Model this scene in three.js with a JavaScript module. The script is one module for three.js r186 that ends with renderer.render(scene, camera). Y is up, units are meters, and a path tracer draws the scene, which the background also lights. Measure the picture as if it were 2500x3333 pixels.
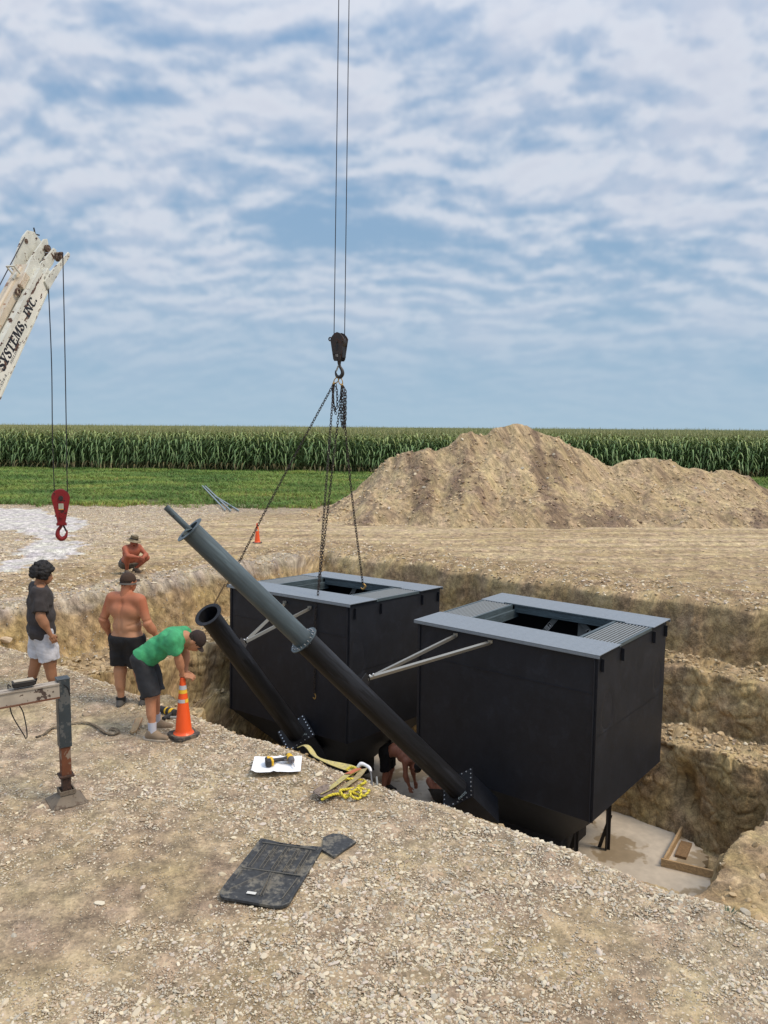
import * as THREE from 'three';
import { mergeGeometries, mergeVertices, toCreasedNormals } from 'three/addons/utils/BufferGeometryUtils.js';
import { RoundedBoxGeometry } from 'three/addons/geometries/RoundedBoxGeometry.js';

// ---------------------------------------------------------------- camera, sky, sun, exposure
const scene = new THREE.Scene();
const camera = new THREE.PerspectiveCamera(65.32, 768 / 1024, 0.1, 6000);
camera.position.set(0, 3.6, 0);
camera.rotation.order = 'YXZ';
camera.rotation.set(-0.10557, 0, 0.00768);
const renderer = new THREE.WebGLRenderer({ antialias: true });
renderer.toneMapping = THREE.LinearToneMapping;
renderer.toneMappingExposure = 1.22;
renderer.shadowMap.enabled = true;

const sun = new THREE.DirectionalLight(0xffe9cc, 2.0);
sun.position.set(32, 50, -2);
sun.target.position.set(0, 0, -14);
sun.castShadow = true;
sun.shadow.radius = 38;
sun.shadow.mapSize.set(4096, 4096);
Object.assign(sun.shadow.camera, { left: -45, right: 45, top: 45, bottom: -45, near: 1, far: 160 });
scene.add(sun, sun.target);

// ---------------------------------------------------------------- noise and random numbers
function rng(seed) { let a = seed >>> 0; return () => { a = (a + 0x6d2b79f5) | 0; let t = Math.imul(a ^ (a >>> 15), 1 | a); t = (t + Math.imul(t ^ (t >>> 7), 61 | t)) ^ t; return ((t ^ (t >>> 14)) >>> 0) / 4294967296; }; }
const PERM = new Uint8Array(512);
{ const r = rng(77), p = [...Array(256).keys()]; for (let i = 255; i > 0; i--) { const j = Math.floor(r() * (i + 1)); [p[i], p[j]] = [p[j], p[i]]; } for (let i = 0; i < 512; i++) PERM[i] = p[i & 255]; }
const fade = (t) => t * t * t * (t * (t * 6 - 15) + 10);
function grad(h, x, y, z) { h &= 15; const u = h < 8 ? x : y, v = h < 4 ? y : h === 12 || h === 14 ? x : z; return ((h & 1) ? -u : u) + ((h & 2) ? -v : v); }
function noise(x, y, z = 0.37) {
  const xi = Math.floor(x), yi = Math.floor(y), zi = Math.floor(z), X = xi & 255, Y = yi & 255, Z = zi & 255; x -= xi; y -= yi; z -= zi;
  const u = fade(x), v = fade(y), w = fade(z), A = PERM[X] + Y, AA = PERM[A] + Z, AB = PERM[A + 1] + Z, B = PERM[X + 1] + Y, BA = PERM[B] + Z, BB = PERM[B + 1] + Z;
  const l = (a, b, t) => a + (b - a) * t;
  return l(l(l(grad(PERM[AA], x, y, z), grad(PERM[BA], x - 1, y, z), u), l(grad(PERM[AB], x, y - 1, z), grad(PERM[BB], x - 1, y - 1, z), u), v),
    l(l(grad(PERM[AA + 1], x, y, z - 1), grad(PERM[BA + 1], x - 1, y, z - 1), u), l(grad(PERM[AB + 1], x, y - 1, z - 1), grad(PERM[BB + 1], x - 1, y - 1, z - 1), u), v), w);
}
function fbm(x, y, z = 0.37, o = 4, g = 0.5) { let s = 0, a = 1; for (let i = 0; i < o; i++) { s += a * noise(x, y, z); x = x * 2.03 + 17.1; y = y * 2.03 - 9.7; z = z * 2.03 + 3.3; a *= g; } return s; }
const hash3 = (i, j, k) => PERM[(PERM[(PERM[i & 255] + j) & 255] + k) & 255];
function blocks(x, y, z) { // broken into lumps: [distance to the crack, a number for each lump]
  const xi = Math.floor(x), yi = Math.floor(y), zi = Math.floor(z); let a = 9, b = 9, id = 0;
  for (let i = xi - 1; i <= xi + 1; i++) for (let j = yi - 1; j <= yi + 1; j++) for (let k = zi - 1; k <= zi + 1; k++) { const h = hash3(i, j, k), q = Math.hypot(i + PERM[h] / 255 - x, j + PERM[h + 1] / 255 - y, k + PERM[h + 2] / 255 - z); if (q < a) { b = a; a = q; id = h; } else if (q < b) b = q; }
  return [b - a, id / 255];
}
const clamp = (x, a = 0, b = 1) => Math.min(b, Math.max(a, x));
const sm = (a, b, x) => { const t = clamp((x - a) / (b - a)); return t * t * (3 - 2 * t); };
const mix = (a, b, t) => a + (b - a) * t;
const mix3 = (a, b, t) => [mix(a[0], b[0], t), mix(a[1], b[1], t), mix(a[2], b[2], t)];
const V = (x, y, z) => new THREE.Vector3(x, y, z);

// ---------------------------------------------------------------- sky: hazy blue with broken altocumulus
{
  const W = 2048, H = 1024, d = new Float32Array(W * H * 4);
  for (let j = 0; j < H; j++) {
    const el = ((j + 0.5) / H - 0.5) * Math.PI, sy = Math.sin(el), cy = Math.cos(el);
    for (let i = 0; i < W; i++) {
      const ph = ((i + 0.5) / W - 0.5) * 2 * Math.PI, dx = Math.cos(ph) * cy, dz = Math.sin(ph) * cy, o = (j * W + i) * 4;
      let c;
      if (sy < 0.0) c = [0.31, 0.41, 0.50];
      else {
        const up = Math.pow(sy, 0.6);
        const blue = mix3([0.315, 0.45, 0.575], [0.14, 0.275, 0.50], clamp(up * 1.25));
        const k = 1 / (sy + 0.34), px = dx * k, pz = dz * k;
        const wx = noise(px * 1.7, pz * 1.7, 4.2) * 0.09 + noise(px * 6, pz * 6, 1.2) * 0.025, wz = noise(px * 1.7 + 31, pz * 1.7, 8.1) * 0.09 + noise(px * 6, pz * 6 + 9, 3.2) * 0.025;
        const X = px + wx, Z = pz + wz;
        const big = fbm(X * 1.15 + 7.1, Z * 1.35 + 2.7, 1.3, 4);
        const puffAt = (x, z, o) => fbm(x * 6.4 + 1.8 * z, z * 11 - 2.0 * x, 5.7, o, 0.60);
        const puff = puffAt(X, Z, 7) * (0.5 + 0.5 * sm(0.04, 0.22, sy)), veil = fbm(X * 2.0 + 9, Z * 4.6 + 4 + X, 2.2, 4, 0.55);
        let cov = 0.76 + 0.50 * big + 0.60 * puff + 0.46 * veil + 0.24 * fbm(X * 24, Z * 27, 3.3, 4, 0.65) * sm(0.05, 0.24, sy);
        const gx = dx + 0.075, gy = sy - 0.215; // thinner cover in the middle distance
        cov -= dz < 0 ? 0.50 * Math.exp(-(gx * gx) / 0.022 - (gy * gy) / 0.009) : 0;
        cov += 0.22 * sm(0.2, 0.5, sy);
        let a = sm(-0.14, 1.20, cov);
        const haze = Math.exp(-sy * 9);
        a *= 0.90 * (1 - haze * 0.72) * (0.45 + 0.55 * sm(0.03, 0.17, sy));
        const thick = sm(0.8, 1.5, cov);
        const relief = clamp(0.55 + 1.7 * (puff - puffAt(X + 0.02, Z + 0.035, 4)));
        const white = mix3([0.48, 0.54, 0.66], [0.65, 0.68, 0.755], relief);
        const cl = mix3(white, [0.52, 0.555, 0.66], thick * 0.5);
        c = mix3(blue, cl, a);
        c = mix3(c, [0.335, 0.47, 0.575], haze * 0.35);
        const hi = 1 + 0.85 * sm(0.36, 0.95, sy); // an overcast sky grows brighter towards the zenith
        c = [c[0] * hi * 0.97, c[1] * hi * 0.955, c[2] * hi * 0.93];
      }
      d[o] = c[0]; d[o + 1] = c[1]; d[o + 2] = c[2]; d[o + 3] = 1;
    }
  }
  const t = new THREE.DataTexture(d, W, H, THREE.RGBAFormat, THREE.FloatType);
  t.mapping = THREE.EquirectangularReflectionMapping; t.magFilter = THREE.LinearFilter; t.needsUpdate = true;
  scene.background = t; scene.environment = t;
}

// ---------------------------------------------------------------- helpers
const taken = new Map();
function numbered(n) { const k = taken.get(n) ?? 0; taken.set(n, k + 1); return k ? n + '_' + String(k).padStart(3, '0') : n; }
function tag(o, label, category, group, kind) { if (label) o.userData.label = label; if (category) o.userData.category = category; if (group) o.userData.group = group; if (kind) o.userData.kind = kind; return o; }
function thing(name, label, category, pos = [0, 0, 0], turn = 0, group) { const o = new THREE.Group(); o.name = numbered(name); o.position.set(...pos); o.rotation.y = turn; scene.add(o); return tag(o, label, category, group); }
function part(name, geo, mat, parent) { const m = new THREE.Mesh(Array.isArray(geo) ? join(geo) : geo, mat); m.name = parent === scene ? numbered(name) : name; m.castShadow = m.receiveShadow = true; parent.add(m); return m; }
function single(name, geo, mat, label, category, group) { return tag(part(name, geo, mat, scene), label, category, group); }
function copyOf(o, label) { const c = o.clone(); c.name = numbered(o.name.replace(/_\d{3}$/, '')); c.userData = { ...o.userData }; if (label) c.userData.label = label; scene.add(c); return c; }
function join(list) { return mergeGeometries(list.map((g) => { const n = g.index ? g.toNonIndexed() : g; for (const k of Object.keys(n.attributes)) if (!['position', 'normal', 'uv'].includes(k)) n.deleteAttribute(k); return n; })); }
function box(w, h, d, x = 0, y = 0, z = 0, bevel = 0) { const g = bevel ? new RoundedBoxGeometry(w, h, d, 2, bevel) : new THREE.BoxGeometry(w, h, d); return g.translate(x, y, z); }
const UP = V(0, 1, 0);
function orient(g, a, b) { const d = b.clone().sub(a), L = d.length(); d.normalize(); g.applyQuaternion(new THREE.Quaternion().setFromUnitVectors(UP, d)); return g.translate((a.x + b.x) / 2, (a.y + b.y) / 2, (a.z + b.z) / 2); }
function rod(a, b, r0, r1 = r0, n = 12, open = false) { return orient(new THREE.CylinderGeometry(r1, r0, a.distanceTo(b), n, 1, open), a, b); }
function beam(a, b, w, t, roll = 0, bevel = 0) { const L = a.distanceTo(b); const g = bevel ? new RoundedBoxGeometry(w, L, t, 1, bevel) : new THREE.BoxGeometry(w, L, t); if (roll) g.rotateY(roll); return orient(g, a, b); }
function angleIron(a, b, w, t, roll = 0) { const L = a.distanceTo(b); const g = join([new THREE.BoxGeometry(w, L, t), new THREE.BoxGeometry(t, L, w - t).translate(-w / 2 + t / 2, 0, w / 2)]); g.rotateY(roll); return orient(g, a, b); }
function tubeThrough(pts, r, seg = 40, n = 8) { return new THREE.TubeGeometry(new THREE.CatmullRomCurve3(pts), seg, r, n); }
function extrude(pts, depth, bevel = 0, holes = []) {
  const s = new THREE.Shape(pts.map((p) => new THREE.Vector2(...p)));
  for (const h of holes) s.holes.push(new THREE.Path(h.map((p) => new THREE.Vector2(...p))));
  return new THREE.ExtrudeGeometry(s, { depth, bevelEnabled: bevel > 0, bevelThickness: bevel, bevelSize: bevel, bevelSegments: 2, curveSegments: 12 });
}
const circle = (cx, cy, r, n = 20) => [...Array(n)].map((_, i) => [cx + r * Math.cos(i / n * 2 * Math.PI), cy + r * Math.sin(i / n * 2 * Math.PI)]);
// a texture computed texel by texel: fn(u, v) -> [r, g, b] in 0..1 (sRGB for colour maps)
function tex(size, fn, colour = true, rep = 1) {
  const d = new Uint8Array(size * size * 4);
  for (let j = 0; j < size; j++) for (let i = 0; i < size; i++) { const c = fn(i / size, j / size, i, j), o = (j * size + i) * 4; d[o] = clamp(c[0]) * 255; d[o + 1] = clamp(c[1]) * 255; d[o + 2] = clamp(c[2]) * 255; d[o + 3] = 255; }
  const t = new THREE.DataTexture(d, size, size); t.wrapS = t.wrapT = THREE.RepeatWrapping; t.magFilter = THREE.LinearFilter; t.minFilter = THREE.LinearMipmapLinearFilter; t.generateMipmaps = true;
  if (colour) t.colorSpace = THREE.SRGBColorSpace; t.repeat.set(rep, rep); t.needsUpdate = true; return t;
}
// gradient noise that repeats after one tile, f cycles per tile (f whole)
function pnoise(x, y, per, sd) {
  const xi = Math.floor(x), yi = Math.floor(y), fx = x - xi, fy = y - yi, u = fade(fx), v = fade(fy);
  const h = (i, j, dx, dy) => grad(PERM[PERM[PERM[((i % per) + per) % per & 255] + (((j % per) + per) % per & 255)] + sd], dx, dy, 0.3);
  const a = h(xi, yi, fx, fy), b = h(xi + 1, yi, fx - 1, fy), c = h(xi, yi + 1, fx, fy - 1), d = h(xi + 1, yi + 1, fx - 1, fy - 1);
  return mix(mix(a, b, u), mix(c, d, u), v);
}
function tnoise(u, v, f, sd = 0, o = 4, g = 0.5) { let s = 0, k = 1; for (let i = 0; i < o; i++) { s += k * pnoise(u * f, v * f, f, (sd * 13 + i * 7) & 127); f *= 2; k *= g; } return s; }
const lin = (r, g, b) => new THREE.Color().setRGB(r, g, b);
function std(c, roughness = 0.8, extra = {}) { return new THREE.MeshStandardMaterial({ color: Array.isArray(c) ? lin(...c) : c, roughness, ...extra }); }
function phys(c, roughness = 0.8, extra = {}) { return new THREE.MeshPhysicalMaterial({ color: Array.isArray(c) ? lin(...c) : c, roughness, ...extra }); }
function metreUV(g, k = 1) { // box-mapped uv in metres
  const n = g.index ? g.toNonIndexed() : g, p = n.attributes.position, m = n.attributes.normal, uv = new Float32Array(p.count * 2);
  for (let i = 0; i < p.count; i++) { const ax = Math.abs(m.getX(i)), ay = Math.abs(m.getY(i)), az = Math.abs(m.getZ(i)); let u, v; if (ay >= ax && ay >= az) { u = p.getX(i); v = p.getZ(i); } else if (ax >= az) { u = p.getZ(i); v = p.getY(i); } else { u = p.getX(i); v = p.getY(i); } uv[2 * i] = u * k; uv[2 * i + 1] = v * k; }
  n.setAttribute('uv', new THREE.BufferAttribute(uv, 2)); return n;
}

// ---------------------------------------------------------------- the ground with the stepped pit
// the pit and both hoppers share one set of axes: s runs along the hoppers' long side, t towards the near edge
const CS = Math.cos(0.676), SN = Math.sin(0.676), OX = 2.82, OZ = -13.8;
const toS = (x, z) => (x - OX) * CS + (z - OZ) * SN, toT = (x, z) => -(x - OX) * SN + (z - OZ) * CS;
const fromST = (s, h, t) => V(OX + s * CS - t * SN, h, OZ + s * SN + t * CS);
const LIME = [[-19, -33.5], [-15.9, -34.6], [-13.9, -33.1], [-11.6, -30.8], [-10.6, -27.9], [-10.1, -25.4], [-9.5, -24.0], [-8.5, -22.6], [-8.75, -21.5], [-9.0, -20.5], [-9.4, -19.5], [-10.4, -18.6], [-10.0, -20.4], [-10.3, -22.4], [-10.9, -24.6], [-12.2, -26.4], [-13.6, -27.2], [-15.2, -28.6], [-19, -29.5]];
const FLOOR = -3.9, BENCH1 = -1.1, BENCH2 = -2.2;
function pitDistances(x, z) {
  let s = toS(x, z), t = toT(x, z);
  const w = 0.20 * fbm(x * 0.55, z * 0.55, 3.1, 3), q = 0.075 * fbm(x * 1.6, z * 1.6, 7.7, 3) + 0.015 * noise(x * 9, z * 9, 2.2);
  const s1 = s + w + q, t1 = t + 0.20 * fbm(x * 0.55 + 40, z * 0.55, 5.1, 3) * sm(7, 4, t) + q * mix(1, 0.7, sm(4, 6, t));
  const inB = (a, b, c, d) => Math.min(s1 - a, b - s1, t1 - c, d - t1);
  const far = -4.0 - 0.14 * clamp(s - 0.5, 0, 6);
  const d1 = inB(-8.85, 9.0, far, 6.42);
  const nearMid = 5.65 - 1.3 * sm(-5.6, -5.0, s) * sm(-3.4, -4.0, s);
  const d2 = Math.min(s1 + 7.05, 8.0 - s1, t1 + 3.25 , nearMid - t1);
  const d3 = Math.min(s1 + 6.75, 3.62 - s1, t1 + 2.12, 2.75 - t1);
  return { s, t, d1, d2, d3, q };
}
function groundHeight(x, z) {
  let h = 0.03 * fbm(x * 0.35, z * 0.35, 1.1, 3);
  if (x > -16 && x < 18 && z > -26 && z < -2) {
    const { s, t, d1, d2, d3, q } = pitDistances(x, z);
    if (d1 > -1.5) {
      const left = sm(-7.2, -8.2, s);
      const lip = 0.07 * sm(-0.8, -0.15, d1) * (0.6 + 0.8 * noise(x * 1.3, z * 1.3, 9)); // spoil left along the edge
      h += lip * sm(0.1, -0.1, d1);
      const w1 = mix(0.17, 0.34, left);
      h -= 1.1 * sm(-0.04, w1, d1) + 0.06 * sm(-0.25, 0, d1);
      h -= 1.1 * sm(-0.03, 0.17 + 0.05 * noise(x, z, 4), d2);
      h -= 1.7 * sm(-0.06, 0.36, d3);
      const rough = sm(0.05, 0.4, d1) * sm(0.5, 0.1, d3);
      h += rough * (0.08 * fbm(x * 1.1, z * 1.1, 6.6, 4) + 0.05 * Math.abs(fbm(x * 3.2, z * 3.2, 8.8, 3)));
      // talus at the foot of each bench wall
      h += 0.13 * Math.exp(-Math.pow((d1 - w1 - 0.12) / 0.25, 2)) * (0.5 + fbm(x * 1.7, z * 1.7, 2.9, 3)) * sm(-0.1, 0.2, d1) * sm(0.3, 0, d2);
      h += 0.14 * Math.exp(-Math.pow((d2 - 0.45) / 0.3, 2)) * (0.5 + fbm(x * 1.7, z * 1.7, 12.9, 3)) * sm(0.3, 0, d3);
    }
    // churned strip round the far side of the pit
    const out = sm(-4.2, -0.6, d1) * sm(0, -0.2, d1) * sm(4.5, 2.5, t);
    h += out * (0.10 * Math.abs(fbm(x * 1.6, z * 1.6, 3.3, 4)) + 0.05 * fbm(x * 5, z * 5, 1.3, 2));
  }
  // wheel tracks on the far haul road
  if (z < -15 && z > -31) { const b = sm(-15, -21, z) * sm(-31, -27, z); h += b * 0.05 * fbm(x * 0.16, (z + 0.05 * x) * 2.6, 4.4, 4); }
  return h;
}
// ---- adaptive grid: edges are halved until they are short enough for how near they lie
const ground = (() => {
  const xs = [-2500, -1200, -600, -300, -150, -90, -60], zs = [-2500, -1200, -600, -300, -150, -100];
  for (let x = -44; x <= 44; x++) xs.push(x); xs.push(60, 90, 150, 300, 600, 1200, 2500);
  for (let z = -76; z <= 8; z++) zs.push(z); zs.push(20, 60, 150, 400, 1200);
  const P = [], H = []; const add = (x, z) => { P.push(x, z); H.push(groundHeight(x, z)); return H.length - 1; };
  let T = [];
  const id = zs.map((z) => xs.map((x) => add(x, z)));
  for (let j = 0; j + 1 < zs.length; j++) for (let i = 0; i + 1 < xs.length; i++) { const a = id[j][i], b = id[j][i + 1], c = id[j + 1][i], d = id[j + 1][i + 1]; ((i + j) & 1) ? T.push([a, c, b], [b, c, d]) : T.push([a, c, d], [a, d, b]); }
  const target = (x, z) => { if (z > -2.5 || z < -46 || Math.abs(x) > 0.58 * -z + 2.2) return 1e9; if (x < -7.5 && z < -18 && z > -36) return 0.10; const dd = Math.hypot(x, z, 3.6), pit = x > -9 && z > -23 && z < -6 && toT(x, z) < 6.6; return pit ? Math.max(0.045, 0.0043 * dd) : clamp(0.0072 * dd, 0.05, 0.5) * (z < -26 ? 1.7 : 1); };
  for (let pass = 0; pass < 9; pass++) {
    const mid = new Map(); let cut = 0;
    const halve = (a, b) => {
      if (a > b) [a, b] = [b, a];
      const key = a * 4194304 + b; let m = mid.get(key); if (m !== undefined) return m;
      const x = (P[2 * a] + P[2 * b]) / 2, z = (P[2 * a + 1] + P[2 * b + 1]) / 2, dx = P[2 * a] - P[2 * b], dz = P[2 * a + 1] - P[2 * b + 1];
      const hx = Math.hypot(dx, dz); let len = Math.hypot(hx, H[a] - H[b]);
      const steep = Math.abs(H[a] - H[b]) / (len + 1e-9); if (len <= target(x, z) * (steep > 0.55 ? 0.72 : 1.15) || hx < 0.004) m = -1; else { m = add(x, z); cut++; }
      mid.set(key, m); return m;
    };
    const N = [];
    for (const [a, b, c] of T) {
      const ab = halve(a, b), bc = halve(b, c), ca = halve(c, a), n = (ab >= 0) + (bc >= 0) + (ca >= 0);
      if (n === 0) N.push([a, b, c]);
      else if (n === 3) N.push([a, ab, ca], [ab, b, bc], [ca, bc, c], [ab, bc, ca]);
      else if (n === 1) { if (ab >= 0) N.push([a, ab, c], [ab, b, c]); else if (bc >= 0) N.push([b, bc, a], [bc, c, a]); else N.push([c, ca, b], [ca, a, b]); }
      else { const [p, q, r, pq, qr] = ab < 0 ? [b, c, a, bc, ca] : bc < 0 ? [c, a, b, ca, ab] : [a, b, c, ab, bc]; N.push([pq, q, qr], [p, pq, qr], [p, qr, r]); }
    }
    T = N; if (!cut) break;
  }
  const n = H.length, pos = new Float32Array(n * 3), idx = new Uint32Array(T.length * 3);
  for (let i = 0; i < n; i++) { pos[3 * i] = P[2 * i]; pos[3 * i + 1] = H[i]; pos[3 * i + 2] = P[2 * i + 1]; }
  T.forEach((t, i) => idx.set(t, 3 * i));
  const g = new THREE.BufferGeometry(); g.setAttribute('position', new THREE.BufferAttribute(pos, 3)); g.setIndex(new THREE.BufferAttribute(idx, 1)); g.computeVertexNormals();
  const nor = g.attributes.normal.array, uv = new Float32Array(n * 2), col = new Float32Array(n * 3), soft = new Float32Array(n);
  for (let i = 0; i < n; i++) {
    const x = pos[3 * i], y = pos[3 * i + 1], z = pos[3 * i + 2], near = z < -2 && z > -46 && Math.abs(x) < 30;
    soft[i] = nor[3 * i + 1];
    if (near) {
      const pit = x > -15 && x < 18 && z > -25 && z < -3 ? pitDistances(x, z) : null, d1 = pit ? pit.d1 : -9;
      const steep = sm(0.93, 0.6, nor[3 * i + 1]), inside = sm(-0.1, 0.2, d1);
      // lumps and crumbs pushed out along the face itself, so walls carry real relief
      const r1 = fbm(x * 1.7, y * 1.7, z * 1.7, 3, 0.5), r2 = Math.abs(noise(x * 7, y * 7, z * 7));
      const r3 = Math.abs(noise(x * 15 + 3, y * 15, z * 15)), [c1, i1] = inside > 0 ? blocks(x * 2.7 + r1 * 0.4, y * 3.3, z * 2.7) : [1, 0.5], [c2, i2] = inside > 0 ? blocks(x * 4.6 + r1, y * 5.4, z * 4.6) : [1, 0.5];
      let a = inside * (steep * (0.055 * r1 + 0.050 * (i1 - 0.5) * sm(0, 0.22, c1) + 0.026 * (i2 - 0.5) * sm(0, 0.25, c2) - 0.018 * sm(0.12, 0.0, c1)) + (1 - steep) * (0.02 * r1 + 0.030 * (i2 - 0.5) * sm(0, 0.3, c2)));
      for (const [hx, hy, hz, hr, dep] of [[5.62, -2.95, -14.25, 0.20, 0.55], [5.75, -3.25, -14.1, 0.16, 0.35], [5.30, -2.32, -14.5, 0.13, 0.25]]) { const q = Math.hypot(x - hx, (y - hy) * 0.75, z - hz) / hr; if (q < 2.5) a -= dep * Math.exp(-q * q) * inside; }
      if (!inside) a = 0.012 * noise(x * 6, 1, z * 6) ;
      pos[3 * i] += nor[3 * i] * a; pos[3 * i + 1] += nor[3 * i + 1] * a; pos[3 * i + 2] += nor[3 * i + 2] * a;
    }
    const us = toS(x, z), ut = toT(x, z), lw = sm(-6.2, -7.4, us) * sm(-3.2, -2.2, ut); uv[2 * i] = (us + lw * y) / 2.4; uv[2 * i + 1] = (ut + (1 - lw) * y) / 2.4; // walls carry the grain at its real size
  }
  g.computeVertexNormals();
  for (let i = 0; i < n; i++) {
    const x = pos[3 * i], y = pos[3 * i + 1], z = pos[3 * i + 2];
    const c = soilColour(x, y, z, soft[i]); col[3 * i] = c[0]; col[3 * i + 1] = c[1]; col[3 * i + 2] = c[2];
  }
  g.setAttribute('uv', new THREE.BufferAttribute(uv, 2)); g.setAttribute('color', new THREE.BufferAttribute(col, 3));
  console.log('ground triangles', T.length);
  // crumbly soil: colour grain and relief
  const hgt = (u, v) => { const a = tnoise(u, v, 14, 1, 6, 0.78) * 0.8, b = tnoise(u, v, 96, 4, 2, 0.6); return 0.5 + 0.55 * a + 0.25 * b; };
  const H0 = new Float32Array(1024 * 1024); for (let j = 0; j < 1024; j++) for (let i = 0; i < 1024; i++) H0[j * 1024 + i] = hgt(i / 1024, j / 1024);
  const grain = tex(1024, (u, v, i, j) => { const h = H0[j * 1024 + i], w = tnoise(u, v, 5, 9, 3), b = 0.81 + 0.34 * (h - 0.5) + 0.05 * w; return [b, b * (0.985 + 0.02 * w), b * (0.965 - 0.03 * w)]; });
  const relief = tex(1024, (u, v, i, j) => { const h = H0[j * 1024 + i]; return [h, h, h]; }, false);
  const m = new THREE.MeshStandardMaterial({ vertexColors: true, roughness: 0.96, map: grain, bumpMap: relief, bumpScale: 0.010 });
  const o = part('ground', g, m, scene); tag(o, null, null, null, 'structure'); o.userData.label = 'tan dirt and gravel ground with a stepped pit dug into it';
  return o;
})();
// how stony the made surface is at a place, 0 bare dirt .. 1 stones side by side
function stoniness(x, z) {
  const n = fbm(x * 0.55 + 5, z * 0.55, 2.4, 4), m = noise(x * 2.1, z * 2.1, 6.1);
  return clamp(0.56 + 1.15 * n + 0.35 * m + 0.26 * sm(-6.4, -4.6, z));
}
function limeSpill(x, z) { // the white powder spilt across the yard: outline in metres
  if (x > -7.8 || x < -19 || z < -35.5 || z > -18) return 0;
  const X = x + 0.55 * fbm(x * 0.8 + 7, z * 0.5, 1.9, 4), Z = z + 0.8 * fbm(x * 0.9, z * 0.6, 3.9, 3); let d = 9, inside = false;
  for (let i = 0, j = LIME.length - 1; i < LIME.length; j = i++) { const [ax, az] = LIME[i], [bx, bz] = LIME[j], ex = bx - ax, ez = bz - az, t = clamp(((X - ax) * ex + (Z - az) * ez) / (ex * ex + ez * ez)); d = Math.min(d, Math.hypot(X - ax - t * ex, Z - az - t * ez)); if ((az > Z) !== (bz > Z) && X < (bx - ax) * (Z - az) / (bz - az) + ax) inside = !inside; }
  const k = (inside ? d : -d) + 0.30 * noise(x * 1.6, z * 3.4, 5.5) - 0.25 * sm(0.1, 0.45, noise(x * 0.6, z * 1.9, 8.5));
  return sm(-0.05, 0.12, k);
}
function soilColour(x, y, z, up) {
  const n = fbm(x * 0.4, z * 0.4, 7.3, 4), f = noise(x * 4.1, y * 4.1, z * 4.1), n2 = fbm(x * 1.3, y * 1.3, z * 1.3, 3);
  if (z < -44) return mix3([0.13, 0.105, 0.055], [0.07, 0.10, 0.03], 0.6);
  const pitZone = x > -15 && x < 18 && z > -25 && z < -3, p = pitZone ? pitDistances(x, z) : null, d1 = p ? p.d1 : -9, t = p ? p.t : 9;
  // made gravel surface near the camera
  let c = mix3([0.475, 0.37, 0.23], [0.57, 0.47, 0.33], clamp(0.5 + 0.7 * n + 0.2 * f));
  if (z < -12.5 && (t < 5 || z < -16)) { // haul road and yard beyond the pit
    const road = sm(-19.5, -23, z + 0.05 * x) * sm(-34, -29, z), streak = fbm(x * 0.13, (z + 0.05 * x) * 1.7, 3.3, 4);
    const rough = mix3([0.42, 0.315, 0.175], [0.57, 0.445, 0.265], clamp(0.5 + 1.0 * n2 + 0.3 * f));
    c = mix3(rough, mix3([0.54, 0.415, 0.235], [0.70, 0.57, 0.36], clamp(0.5 + 1.3 * streak)), road * clamp(0.8 + streak));
    const yard = sm(-6.5, -9.5, x + 0.12 * (z + 25) + 0.8 * n) * sm(-17.5, -20, z); // pale crushed rock on the left
    c = mix3(c, mix3([0.58, 0.485, 0.345], [0.66, 0.58, 0.455], clamp(0.5 + n2 * 1.2)), yard * 0.85);
    const edge = sm(-31.5, -34.5, z + 0.6 * n) * sm(-1, -4, x); c = mix3(c, [0.50, 0.43, 0.33], edge * 0.7);
    c = mix3(c, [0.80, 0.79, 0.77], limeSpill(x, z));
  }
  const rockLip = d1 > -1.4 && p.s < -7.4 && t > -3.2 ? sm(-1.3, -0.7, d1) * sm(-0.30, -0.12, y + 0.10 * f + 0.12 * n2) * sm(-7.4, -8.0, p.s) : 0;
  c = mix3(c, mix3([0.50, 0.42, 0.305], [0.60, 0.53, 0.425], clamp(0.5 + f)), rockLip); // crushed rock heaped along the left lip
  if (p && d1 > -3.4) c = mix3(c, mix3([0.36, 0.265, 0.145], [0.48, 0.37, 0.215], clamp(0.5 + 1.1 * n2 + 0.3 * f)), 0.8 * (1 - rockLip) * sm(-3.2, -1.8, d1 + 0.5 * n2) * sm(-0.05, -0.45, d1) * sm(5, 3, t));
  if (d1 > -0.05) {
    const wall = mix3(mix3([0.52, 0.385, 0.20], [0.68, 0.53, 0.30], clamp(0.5 + 0.9 * n2 + 0.25 * f)), [0.44, 0.325, 0.19], 0.6 * sm(0.18, 0.42, noise(x * 0.7, y * 2.2, z * 0.7)));
    const deep = mix3(wall, [0.42, 0.305, 0.15], sm(0.05, 0.3, noise(x * 0.5, y * 0.9, z * 0.5)) * 0.5);
    const tread = mix3([0.45, 0.34, 0.185], [0.60, 0.475, 0.285], clamp(0.5 + 1.2 * n2 + 0.3 * f));
    const k = sm(0.0, 0.14, d1 + 0.05 * f) * (1 - rockLip);
    c = mix3(c, mix3(deep, tread, sm(0.72, 0.9, up)), k);
  }
  const gr = sm(-35.2, -37.2, z + 1.6 * fbm(x * 0.35, 3.3, z * 0.35, 3) + (x > -3 ? 1.2 : 0)); // grass verge
  c = mix3(c, [0.12, 0.13, 0.04], gr);
  return c;
}

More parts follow.
